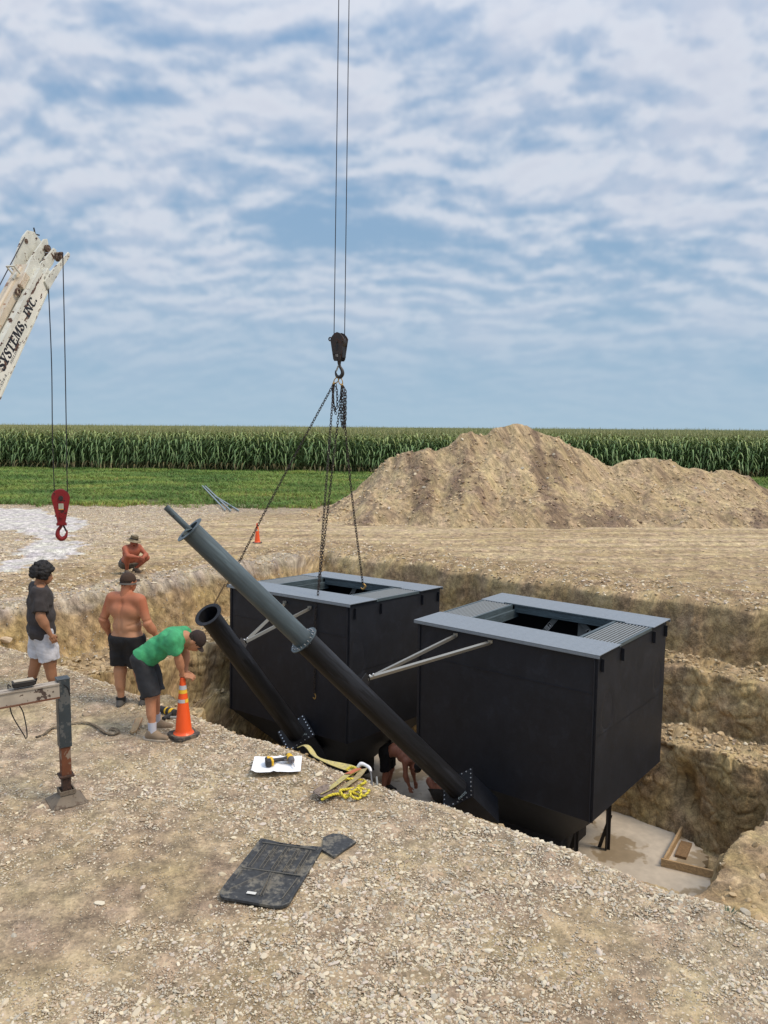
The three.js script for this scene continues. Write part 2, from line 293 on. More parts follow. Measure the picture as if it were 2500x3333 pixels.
// ---------------------------------------------------------------- corn field, verge, spoil heap
const CORN_A = V(-36, 0, -65.3), CORN_B = V(34, 0, -57.6);
const cornDir = CORN_B.clone().sub(CORN_A).normalize(), cornBack = V(cornDir.z, 0, -cornDir.x);
function cornGeometry(seed, full = true) {
  const r = rng(seed), pos = [], col = [];
  const tri = (a, b, c, k) => { for (const p of [a, b, c]) { pos.push(p.x, p.y, p.z); col.push(...k); } };
  const strip = (pts, dirs, ws, k) => { for (let i = 0; i + 1 < pts.length; i++) { const a = pts[i].clone().addScaledVector(dirs[i], ws[i]), b = pts[i].clone().addScaledVector(dirs[i], -ws[i]), c = pts[i + 1].clone().addScaledVector(dirs[i + 1], ws[i + 1]), d = pts[i + 1].clone().addScaledVector(dirs[i + 1], -ws[i + 1]); tri(a, b, c, k); tri(b, d, c, k); } };
  const H = 2.12, stalk = [0.16, 0.21, 0.075];
  for (let i = 0; i < 4; i++) { const a = i / 4 * 6.283, b = (i + 1) / 4 * 6.283, A = V(Math.cos(a) * 0.016, full ? 0 : 1.2, Math.sin(a) * 0.016), B = V(Math.cos(b) * 0.016, full ? 0 : 1.2, Math.sin(b) * 0.016), C = V(Math.cos(a) * 0.009, H, Math.sin(a) * 0.009), D = V(Math.cos(b) * 0.009, H, Math.sin(b) * 0.009); tri(A, C, B, stalk); tri(B, C, D, stalk); }
  const plane = r() * 3.14, n = full ? 12 : 7;
  for (let i = 0; i < n; i++) {
    const f = full ? 0.14 + 0.86 * i / (n - 1) : 0.66 + 0.36 * i / (n - 1), y = H * f * 0.97, an = plane + (i % 2) * 3.1416 + (r() - 0.5) * 1.1, out = V(Math.cos(an), 0, Math.sin(an)), side = V(-Math.sin(an), 0, Math.cos(an));
    const len = (0.62 + 0.28 * Math.sin(f * 3.0)) * (0.85 + 0.3 * r()), lift = 0.62 + 0.25 * r(), droop = 0.75 + 0.5 * r(), w = 0.032 + 0.014 * r();
    const pts = [], dirs = [], ws = [], tw = (r() - 0.5) * 0.9;
    for (let k = 0; k <= 5; k++) { const u = k / 5; pts.push(V(0, y, 0).addScaledVector(out, len * (0.85 * u - 0.12 * u * u)).add(V(0, len * (lift * u - droop * u * u * 1.1), 0))); dirs.push(side.clone().add(V(0, tw * u, 0)).normalize()); ws.push(w * (u < 0.15 ? 0.7 : 1) * (1 - Math.pow(u, 2.2)) + 0.002); }
    const g = 0.85 + 0.35 * r(), old = full && i < 2 ? 1 : 0;
    strip(pts, dirs, ws, old ? [0.20, 0.17, 0.07] : f > 0.86 ? [0.25 * g, 0.32 * g, 0.10 * g] : [0.165 * g, 0.265 * g, 0.095 * g]);
  }
  for (let i = 0; i < 7; i++) { const an = i / 6 * 6.283 + r(), sp = i ? 0.05 + 0.10 * r() : 0, y0 = H - 0.02, h = i ? 0.22 + 0.1 * r() : 0.4, out = V(Math.cos(an), 0, Math.sin(an)), side = V(-Math.sin(an), 0, Math.cos(an)); strip([V(0, y0, 0), V(0, y0 + h * 0.6, 0).addScaledVector(out, sp * 0.6), V(0, y0 + h, 0).addScaledVector(out, sp)], [side, side, side], full ? [0.006, 0.010, 0.004] : [0.004, 0.006, 0.003], [0.32, 0.33, 0.15]); }
  if (full) { const an = plane + 1.2, out = V(Math.cos(an), 0, Math.sin(an)), side = V(-Math.sin(an), 0, Math.cos(an)); strip([V(0, 0.95, 0), V(0, 1.08, 0).addScaledVector(out, 0.07), V(0, 1.2, 0).addScaledVector(out, 0.09)], [side, side, side], [0.02, 0.032, 0.008], [0.17, 0.20, 0.07]); }
  const g = new THREE.BufferGeometry(); g.setAttribute('position', new THREE.Float32BufferAttribute(pos, 3)); g.setAttribute('color', new THREE.Float32BufferAttribute(col, 3)); g.computeVertexNormals(); return g;
}
{
  const leaf = new THREE.MeshStandardMaterial({ vertexColors: true, roughness: 0.5, side: THREE.DoubleSide });
  const full = [1, 2, 3, 4].map((i) => cornGeometry(100 + i)), tops = [5, 6].map((i) => cornGeometry(100 + i, false)), r = rng(5);
  const L = CORN_A.distanceTo(CORN_B), first = [];
  for (let i = 0; i < 300; i++) { // the front row, plant by plant
    const p = CORN_A.clone().addScaledVector(cornDir, 2 + (i + 0.7 * r()) * (L - 4) / 300).addScaledVector(cornBack, 0.12 * (r() - 0.5));
    let o; if (i < 4) { o = part('corn_plant', full[i], leaf, scene); first.push(o); tag(o, 'tall green corn plant with a tan tassel in the front row', 'corn', 'front row of the corn field'); } else o = copyOf(first[i % 4]);
    o.position.copy(p); o.rotation.set((r() - 0.5) * 0.09, r() * 6.28, (r() - 0.5) * 0.09); const k = 1.25 + 0.28 * r(); o.scale.set(k * 0.92, k, k * 0.92);
  }
  const M = new THREE.Matrix4(), q = new THREE.Quaternion(), c = new THREE.Color();
  const fill = (geo, list, name) => { const im = new THREE.InstancedMesh(geo, leaf, list.length); im.name = numbered(name); list.forEach(([p, k, w], i) => { q.setFromEuler(new THREE.Euler((r() - 0.5) * 0.12, r() * 6.28, (r() - 0.5) * 0.12)); M.compose(p, q, V(w, k, w)); im.setMatrixAt(i, M); const g = 0.86 + 0.28 * r(); im.setColorAt(i, c.setRGB(g, g, g * 0.97)); }); im.castShadow = im.receiveShadow = true; scene.add(im); tag(im, 'dense green corn standing behind the front row', 'corn', null, 'stuff'); };
  const lists = [[], [], [], []], far = [[], []];
  for (let row = 0; row < 90; row++) for (let u = -12; u < L + 12; u += row < 14 ? 0.19 : 0.27) { const p = CORN_A.clone().addScaledVector(cornDir, u + 0.1 * r()).addScaledVector(cornBack, row === 0 ? 0.14 + 0.1 * r() : row * 0.74 + 0.14 * (r() - 0.5)); const wide = 0.53 * -p.z + 4; if (Math.abs(p.x) > wide) continue; const k = 1.25 + 0.25 * r() + 0.06 * noise(p.x * 0.1, p.z * 0.1); (row < 8 ? lists[Math.floor(r() * 4)] : row < 16 ? lists[Math.floor(r() * 4)] : far[Math.floor(r() * 2)]).push([p, k, k]); }
  for (let b = 67; b < 900; b += 1.1 + b * 0.004) for (let u = -500; u < 600; u += 0.55 + b * 0.004) { const p = CORN_A.clone().addScaledVector(cornDir, u + r()).addScaledVector(cornBack, b + r()); if (Math.abs(p.x) > 0.53 * -p.z + 4) continue; far[Math.floor(r() * 2)].push([p, 1.29 + 0.15 * r() + 0.05 * noise(p.x * 0.05, p.z * 0.05), 1.5 + b * 0.005]); }
  lists.forEach((l, i) => fill(full[i], l, 'corn_field')); far.forEach((l, i) => fill(tops[i], l, 'corn_field'));
  console.log('corn', lists.map((l) => l.length), far.map((l) => l.length));
}
{ // grass on the verge
  const r = rng(9), pos = [], col = [];
  for (let b = 0; b < 9; b++) {
    const an = r() * 6.283, h = 0.12 + 0.16 * r(), lean = 0.05 + 0.13 * r(), w = 0.006 + 0.005 * r(), ox = (r() - 0.5) * 0.14, oz = (r() - 0.5) * 0.14, cx = Math.cos(an), cz = Math.sin(an), g = 0.8 + 0.5 * r(), k = r() < 0.12 ? [0.24, 0.20, 0.08] : [0.155 * g, 0.265 * g, 0.055 * g];
    const P = (u, s) => [ox + cx * lean * u * u - cz * s * w * (1 - u), h * u * (1 - 0.25 * u), oz + cz * lean * u * u + cx * s * w * (1 - u)];
    for (let i = 0; i < 3; i++) { const u = i / 3, v = (i + 1) / 3; pos.push(...P(u, 1), ...P(u, -1), ...P(v, 1), ...P(u, -1), ...P(v, -1), ...P(v, 1)); for (let j = 0; j < 6; j++) col.push(...k); }
  }
  const g = new THREE.BufferGeometry(); g.setAttribute('position', new THREE.Float32BufferAttribute(pos, 3)); g.setAttribute('color', new THREE.Float32BufferAttribute(col, 3)); g.computeVertexNormals();
  const list = [];
  for (let i = 0; i < 150000 && list.length < 70000; i++) {
    const z = -34 - 31 * r(), x = (r() * 2 - 1) * (0.55 * -z + 3), e = CORN_A.clone().addScaledVector(cornDir, (x - CORN_A.x) / cornDir.x);
    if (z < e.z + 0.1) continue; if (x > 1.5 && z > -40) continue; if (x > 18 && r() < 0.3) continue;
    const inn = sm(-35.2, -37.2, z + 1.6 * fbm(x * 0.35, 3.3, z * 0.35, 3) + (x > -3 ? 1.2 : 0)); if (r() > inn * (0.55 + 0.8 * noise(x * 0.5, z * 0.5)) + 0.25 * inn) continue;
    const k = (0.55 + 0.6 * r()) * (1 + 0.5 * sm(-42, -56, z)) * (1 + 0.5 * noise(x * 0.25, z * 0.4, 7)); list.push([x, z, k]);
  }
  const im = new THREE.InstancedMesh(g, new THREE.MeshStandardMaterial({ vertexColors: true, roughness: 0.8, side: THREE.DoubleSide }), list.length), M = new THREE.Matrix4(), q = new THREE.Quaternion(), c = new THREE.Color();
  list.forEach(([x, z, k], i) => { q.setFromAxisAngle(UP, r() * 6.28); M.compose(V(x, groundHeight(x, z) - 0.01, z), q, V(k * 1.5, k, k * 1.5)); im.setMatrixAt(i, M); const n = fbm(x * 0.22, z * 0.3, 3, 3), b = 0.95 + 0.45 * n; im.setColorAt(i, c.setRGB(b * (1 + 0.35 * n), b, b * 0.9)); });
  im.name = 'grass'; im.castShadow = im.receiveShadow = true; scene.add(im); tag(im, 'rough green grass verge in front of the corn', 'grass', null, 'stuff');
}
function moundHeight(x, z) {
  const C = [[-4.4, 0], [-2.6, 0.12], [-1.2, 1.1], [0.15, 2.38], [0.9, 2.62], [1.5, 2.72], [2.2, 2.70], [3.4, 3.28], [4.4, 3.38], [5.5, 3.80], [6.1, 3.76], [7.4, 3.12], [8.6, 2.5], [9.5, 2.13], [10.4, 2.28], [11.3, 2.26], [13.6, 2.08], [15.2, 1.62], [16.6, 1.1], [18.5, 0.7], [21, 0]];
  let c = 0; for (let i = 0; i + 1 < C.length; i++) if (x >= C[i][0] && x < C[i + 1][0]) { const u = (x - C[i][0]) / (C[i + 1][0] - C[i][0]); c = mix(C[i][1], C[i + 1][1], u); }
  const zc = -34 + 0.5 * noise(x * 0.4, 2.2) - 0.02 * x, half = (z > zc ? 5.7 : 6.4) * (0.80 + 0.05 * c) * (1 + 0.10 * noise(x * 0.45, z * 0.2, 3));
  const u = Math.abs(z - zc) / half, f = u < 1 ? Math.pow(1 - u, 1.06) * (1 - 0.10 * Math.sin(u * 3.14)) + 0.02 * Math.exp(-u * u * 60) : -(u - 1) * 0.6;
  const wgt = clamp(c, 0, 1) * sm(1.05, 0.9, u);
  return c * f + wgt * (0.22 * fbm(x * 0.6, z * 0.6, 5, 3) + 0.16 * fbm(x * 1.3 + 0.4 * z, z * 0.28, 6, 3) + 0.05 * Math.abs(fbm(x * 2.1, z * 2.1, 6, 3)) + 0.025 * noise(x * 6, z * 6)) - 0.06;
}
{
  const nx = 250, nz = 150, x0 = -4.5, x1 = 21.2, z0 = -42, z1 = -26.6, pos = [], col = [], uv = [], idx = [];
  for (let j = 0; j <= nz; j++) for (let i = 0; i <= nx; i++) {
    const x = mix(x0, x1, i / nx), z = mix(z0, z1, j / nz), y = moundHeight(x, z), n = fbm(x * 0.5, y * 0.7, z * 0.5, 4), f = noise(x * 3.3, y * 3.3, z * 3.3);
    const dark = sm(0.20, 0.32, fbm(x * 0.42 + 3.1, z * 0.3 + y * 0.3, 9.2, 4) + 0.14 * f); // lumps of browner topsoil mixed in
    let c = mix3([0.50, 0.385, 0.225], [0.64, 0.51, 0.315], clamp(0.5 + 0.9 * n + 0.2 * f)); c = mix3(c, [0.235, 0.165, 0.115], dark * 0.75);
    c = mix3(c, [0.25, 0.18, 0.11], 0.5 * sm(0.30, 0.55, noise(x * 0.9 + 4, z * 0.35, 3) + 0.25 * f));
    pos.push(x, y, z); col.push(...c); uv.push((x + 0.5 * y) / 2.4, (z + 0.6 * y) / 2.4);
    if (i < nx && j < nz) { const a = j * (nx + 1) + i; idx.push(a, a + nx + 1, a + 1, a + 1, a + nx + 1, a + nx + 2); }
  }
  const g = new THREE.BufferGeometry(); g.setAttribute('position', new THREE.Float32BufferAttribute(pos, 3)); g.setAttribute('color', new THREE.Float32BufferAttribute(col, 3)); g.setAttribute('uv', new THREE.Float32BufferAttribute(uv, 2)); g.setIndex(idx); g.computeVertexNormals();
  single('dirt_mound', g, ground.material, 'long heap of dug tan soil in front of the corn', 'dirt pile');
}

// ---------------------------------------------------------------- the two steel hoppers and their auger tubes
const dustMap = (base, amt, sd) => tex(512, (u, v) => { const a = tnoise(u, v, 4, sd, 5, 0.6), b = tnoise(u, v, 40, sd + 3, 3, 0.6), c = tnoise(u, v * 0.25, 24, sd + 5, 2); const sc = sm(0.50, 0.62, tnoise(u, v, 7, sd + 9, 4, 0.7)) * 0.35; const k = 1 + amt * (0.8 * a + 0.35 * b + 0.4 * c + 2.2 * sc); return base.map((x) => x * k); });
const M = {
  tankPaint: phys([1, 1, 1], 0.55, { map: dustMap([0.125, 0.136, 0.162], 0.14, 2), ior: 1.4 }),
  plate: std([1, 1, 1], 0.5, { metalness: 0.25 }),
  greyPaint: phys([1, 1, 1], 0.42, { map: dustMap([0.285, 0.335, 0.355], 0.2, 4) }),
  tubeBlack: phys([1, 1, 1], 0.5, { map: dustMap([0.105, 0.112, 0.128], 0.5, 5), specularIntensity: 0.6 }),
  galv: std([0.34, 0.33, 0.29], 0.45, { metalness: 0.75 }),
  bolt: std([0.62, 0.63, 0.64], 0.3, { metalness: 0.9 }),
  black: std([0.012, 0.012, 0.014], 0.5), rust: std([0.20, 0.085, 0.035], 0.85), chain: std([0.055, 0.045, 0.04], 0.55, { metalness: 0.6 }), gold: std([0.42, 0.27, 0.09], 0.5, { metalness: 0.5 }),
  strutGrey: std([0.26, 0.28, 0.28], 0.5),
  barSteel: std([0.33, 0.36, 0.37], 0.4, { metalness: 0.3 }),
  cable: std([0.03, 0.028, 0.035], 0.5, { metalness: 0.5 }),
};
{ // raised-pattern deck plate
  const lug = (u, v) => { const x = u * 8, y = v * 8, i = Math.floor(x), j = Math.floor(y), fx = x - i - 0.5, fy = y - j - 0.5, d = ((i + j) & 1) ? 1 : -1, a = (fx + d * fy) * 0.707, b = (fx - d * fy) * 0.707; return sm(1, 0.6, Math.hypot(a / 0.5, b / 0.16)); };
  M.plate.map = tex(256, (u, v) => { const l = lug(u, v), n = tnoise(u, v, 4, 8, 4), k = 1 + 0.03 * n + 0.05 * l; return [0.525 * k, 0.56 * k, 0.59 * k]; });
  M.plate.bumpMap = tex(256, (u, v) => { const l = lug(u, v); return [l, l, l]; }, false); M.plate.bumpScale = 0.004;
}
function prism(quad, th) { // a flat plate between four points, th thick
  const [a, b, c, d] = quad, n = b.clone().sub(a).cross(d.clone().sub(a)).normalize().multiplyScalar(th), q = [a, b, c, d], Q = q.map((p) => p.clone().sub(n)), pos = [];
  const f = (p, r, s, t) => pos.push(...p.toArray(), ...r.toArray(), ...s.toArray(), ...p.toArray(), ...s.toArray(), ...t.toArray());
  f(...q); f(Q[3], Q[2], Q[1], Q[0]); for (let i = 0; i < 4; i++) { const j = (i + 1) % 4; f(q[j], q[i], Q[i], Q[j]); }
  const g = new THREE.BufferGeometry(); g.setAttribute('position', new THREE.Float32BufferAttribute(pos, 3)); g.computeVertexNormals(); return metreUV(g, 0.5);
}
const TW = 3.31, TD = 2.91, TH = 2.63, HT = 0.25 - FLOOR;
const sticker = (() => { const c = document.createElement('canvas'); c.width = 128; c.height = 64; const x = c.getContext('2d'); x.fillStyle = '#e8e8e4'; x.fillRect(0, 0, 128, 64); x.fillStyle = '#111'; x.fillRect(66, 6, 56, 52); x.fillStyle = '#eee'; x.beginPath(); x.moveTo(94, 12); x.lineTo(116, 52); x.lineTo(72, 52); x.fill(); x.fillStyle = '#333'; for (let i = 0; i < 5; i++) x.fillRect(8, 12 + i * 9, 34 + (i * 13) % 16, 3); const t = new THREE.CanvasTexture(c); t.colorSpace = THREE.SRGBColorSpace; return std(0xffffff, 0.5, { map: t }); })();
function hopper(label, top, yaw, tx, tz, dents) {
  const o = thing('grain_hopper', label, 'hopper', [0, 0, 0], 0, 'steel dump hoppers in the pit');
  o.rotation.order = 'YXZ'; o.rotation.set(tx, yaw, tz);
  o.position.copy(top).sub(V(0, HT, 0).applyEuler(o.rotation));
  const w = TW / 2, d = TD / 2, yb = HT - TH, yt = HT - 0.012, seam = HT - 1.31;
  const sheet = (name, ax, sgn, y0, y1, mat) => { // a wall sheet; the outer face is finely divided so that it can be bowed and dented
    const L = ax === 'z' ? TW : TD, nx = 44, ny = 30, g = new THREE.PlaneGeometry(L, y1 - y0, nx, ny), p = g.attributes.position;
    for (let i = 0; i < p.count; i++) { const u = p.getX(i), v = p.getY(i) + (y0 + y1) / 2; let k = 0.006 * noise(u * 1.1 + y0 * 3, v * 1.3, sgn * 3 + (ax === 'z' ? 9 : 0)); if (ax === 'x' && sgn > 0) for (const [du, dv, R, dep] of dents) { const q = Math.hypot((u - du) / R, (v - dv) / (R * (v > dv ? 2.3 : 1))); k -= 1.7 * dep * Math.exp(-q * q * q); } p.setZ(i, k * sm(0.49, 0.44, Math.abs(u) / L)); }
    g.computeVertexNormals(); const uv = g.attributes.uv; for (let i = 0; i < p.count; i++) uv.setXY(i, (p.getX(i) + 2) * 0.45, (p.getY(i) + (y0 + y1) / 2) * 0.45);
    const back = new THREE.PlaneGeometry(L, y1 - y0).rotateY(Math.PI).translate(0, 0, -0.012); const all = join([g, back]);
    all.rotateY(ax === 'z' ? (sgn > 0 ? 0 : Math.PI) : sgn * Math.PI / 2); all.translate(ax === 'x' ? sgn * w : 0, (y0 + y1) / 2, ax === 'z' ? sgn * d : 0);
    return part(name, all, mat, o);
  };
  sheet('front_panel', 'z', 1, yb, yt, M.tankPaint);
  part('seam_strip', box(TW - 0.06, 0.014, 0.006, 0, HT - 0.62, d + 0.006), M.tankPaint, o);
  sheet('rear_panel', 'z', -1, yb, yt, M.tankPaint);
  for (const s of [1, -1]) { sheet('side_panel', 'x', s, seam + 0.004, yt, M.tankPaint); sheet('side_panel', 'x', s, yb, seam - 0.004, M.tankPaint); part('seam_strip', box(0.006, 0.05, TD - 0.05, s * (w - 0.016), seam, 0), M.tankPaint, o); }
  for (const s of [-1, 1]) for (const t of [-1, 1]) part('corner_angle', angleIron(V(s * (w - 0.004), yb, t * (d - 0.004)), V(s * (w - 0.004), yt - 0.02, t * (d - 0.004)), 0.05, 0.008, s * t > 0 ? (s > 0 ? 0.0 : Math.PI) : (s > 0 ? -Math.PI / 2 : Math.PI / 2)), M.tankPaint, o);
  // sloping hopper sides down to the trough
  const dn = 1.02, bx = 0.72, bz = 0.50, A = (s, t) => V(s * w, yb, t * d), B = (s, t) => V(s * bx, yb - dn, t * bz);
  part('hopper_plate', prism([B(-1, 1), B(1, 1), A(1, 1), A(-1, 1)], 0.012), M.tankPaint, o); part('hopper_plate', prism([B(1, -1), B(-1, -1), A(-1, -1), A(1, -1)], 0.012), M.tankPaint, o);
  part('hopper_plate', prism([B(1, 1), B(1, -1), A(1, -1), A(1, 1)], 0.012), M.tankPaint, o); part('hopper_plate', prism([B(-1, -1), B(-1, 1), A(-1, 1), A(-1, -1)], 0.012), M.tankPaint, o);
  part('trough', box(bx * 2, 0.30, bz * 2, 0, yb - dn - 0.146, 0), M.tankPaint, o);
  // deck
  const pw = TW + 0.12, pd = 0.755;
  for (const t of [1, -1]) part('deck_plate', metreUV(join([box(pw, 0.010, pd + 0.055, 0, HT + 0.005, t * (d - pd / 2 + 0.055 / 2)), box(pw, 0.05, 0.006, 0, HT - 0.022, t * (d + 0.052))]), 3.2), M.plate, o);
  for (const s of [1, -1]) {
    const gx0 = 1.0, gx1 = w + 0.03, gl = 2 * (d - pd) - 0.02;
    const gr = part('grate', join([box(0.045, 0.05, gl, s * (gx1 - 0.022), HT - 0.02, 0), box(0.05, 0.09, gl, s * (gx0 + 0.025), HT - 0.036, 0)]), M.greyPaint, o);
    for (let i = 0; i < 10; i++) part('bar', box(0.020, 0.022, gl - 0.006, s * (gx0 + 0.085 + i * 0.058), HT - 0.008, 0), M.barSteel, gr);
    for (let i = 0; i < 3; i++) part('cross_bar', box(0.60, 0.012, 0.012, s * (gx0 + 0.35), HT - 0.075, (i - 1) * 0.5), M.greyPaint, gr);
    part('roof_beam', box(0.07, 0.16, gl + 0.3, s * (gx0 - 0.012), HT - 0.165, 0, 0.006), M.greyPaint, o);
  }
  for (const t of [1, -1]) part('roof_beam', box(1.96, 0.13, 0.06, 0, HT - 0.075, t * (d - pd + 0.045), 0.005), M.greyPaint, o);
  part('deck_bar', box(2.4, 0.012, 0.03, 0, HT + 0.016, -(d - pd + 0.01)), M.greyPaint, o);
  for (const [x0, x1] of [[-0.9, -0.15], [0.95, 0.35]]) { const st = part('strut', beam(V(x0, HT - 0.95, -1.2), V(x1, HT - 0.14, -0.80), 0.10, 0.012), M.strutGrey, o); const a = V(x0, HT - 0.95, -1.2), b = V(x1, HT - 0.14, -0.80), m = a.clone().lerp(b, 0.74), dir = b.clone().sub(a).normalize(), pl = new THREE.PlaneGeometry(0.22, 0.095); pl.rotateZ(Math.PI / 2); pl.translate(0, 0, 0.009); pl.applyQuaternion(new THREE.Quaternion().setFromUnitVectors(UP, dir)); pl.translate(m.x, m.y, m.z); part('warning_label', pl, sticker, st); }
  part('strut', box(0.16, 1.1, 0.014, 0.28, HT - 0.7, -1.0), M.strutGrey, o); part('strut', beam(V(-1.1, HT - 0.15, 0.4), V(-0.4, HT - 0.6, -1.3), 0.03, 0.03), M.greyPaint, o);
  for (const s of [1, -1]) for (const z of [1.30, 0.53, -0.83, -1.40]) { const l = part('anchor_lug', join([box(0.008, 0.20, 0.055, s * (w + 0.014), HT - 0.19, z), box(0.05, 0.20, 0.007, s * (w + 0.035), HT - 0.19, z + 0.026)]), M.tankPaint, o); for (const q of [0.06, -0.06]) part('bolt', rod(V(s * (w + 0.018), HT - 0.19 + q, z - 0.004), V(s * (w + 0.026), HT - 0.19 + q, z - 0.004), 0.009, 0.009, 8), M.bolt, l); }
  for (const s of [1, -1]) for (const z of [0.22, -0.50]) {
    const lx = z > 0 ? 0.86 : 1.13, y = yb - dn * (w - lx) / (w - bx) * 0.55;
    part('leg', join([beam(V(s * lx, 0.012, z), V(s * lx, y, z), 0.09, 0.012), beam(V(s * lx, 0.012, z + 0.04), V(s * lx, y, z + 0.04), 0.012, 0.075)]), M.black, o);
    part('foot_plate', box(0.16, 0.012, 0.16, s * lx, 0.008, z), M.black, o);
    part('leg_brace', beam(V(s * (lx - 0.15), 0.05, z + 0.02), V(s * (lx + 0.03), 0.72, z - 0.02), 0.06, 0.02), M.black, o);
  }
  return o;
}
hopper('black and grey steel hopper nearest the camera, standing on the concrete', V(2.82, 0.25, -13.80), -0.676, 0, 0, [[-0.98, HT - 1.10, 0.16, 0.035], [1.16, HT - 1.05, 0.13, 0.03], [-0.2, HT - 0.75, 0.4, 0.006]]);
hopper('tilted black and grey steel hopper hanging on chains behind the nearer one', V(-1.01, 0.25, -16.65), -0.675, -0.042, 0.022, [[-1.2, HT - 1.15, 0.22, 0.02]]);

// ---- auger tubes
function ring(r0, r1, th, n = 40) { return extrude(circle(0, 0, r1, n), th, 0, [circle(0, 0, r0, n)]).rotateX(-Math.PI / 2); }
function hollow(r, th, L, n = 40) { return new THREE.LatheGeometry([[r, 0], [r, L], [r - th, L], [r - th, 0], [r, 0]].map((p) => new THREE.Vector2(...p)), n); }
function alongAxis(g, a, dir, roll = 0) { if (roll) g.rotateY(roll); return g.applyQuaternion(new THREE.Quaternion().setFromUnitVectors(UP, dir)).translate(a.x, a.y, a.z); }
const chalk = (lines) => { const c = document.createElement('canvas'); c.width = 256; c.height = 256; const x = c.getContext('2d'); x.fillStyle = '#15161a'; x.fillRect(0, 0, 256, 256); x.strokeStyle = x.fillStyle = '#9fb0b4'; x.font = '34px sans-serif'; lines.forEach(([t, px, py, rot]) => { x.save(); x.translate(px, py); x.rotate(rot); x.fillText(t, 0, 0); x.restore(); }); const t = new THREE.CanvasTexture(c); t.colorSpace = THREE.SRGBColorSpace; return phys(0xffffff, 0.5, { map: t, specularIntensity: 0.5 }); };
function flange(o, at, dir, r, R, mat, bolts, n = 16) {
  const f = part('flange', alongAxis(ring(r, R, 0.012), at, dir), mat, o), q = new THREE.Quaternion().setFromUnitVectors(UP, dir);
  for (let i = 0; i < n; i++) { const a = i / n * 6.2832, p = V(Math.cos(a) * (r + R) / 2 * 1.02, 0, Math.sin(a) * (r + R) / 2 * 1.02).applyQuaternion(q).add(at); if (bolts) part('bolt', rod(p.clone().addScaledVector(dir, -0.03), p.clone().addScaledVector(dir, 0.035), 0.010, 0.010, 7), M.bolt, f); else part('bolt_hole', rod(p.clone().addScaledVector(dir, 0.011), p.clone().addScaledVector(dir, 0.0125), 0.009, 0.009, 8), M.black, f); }
  return f;
}
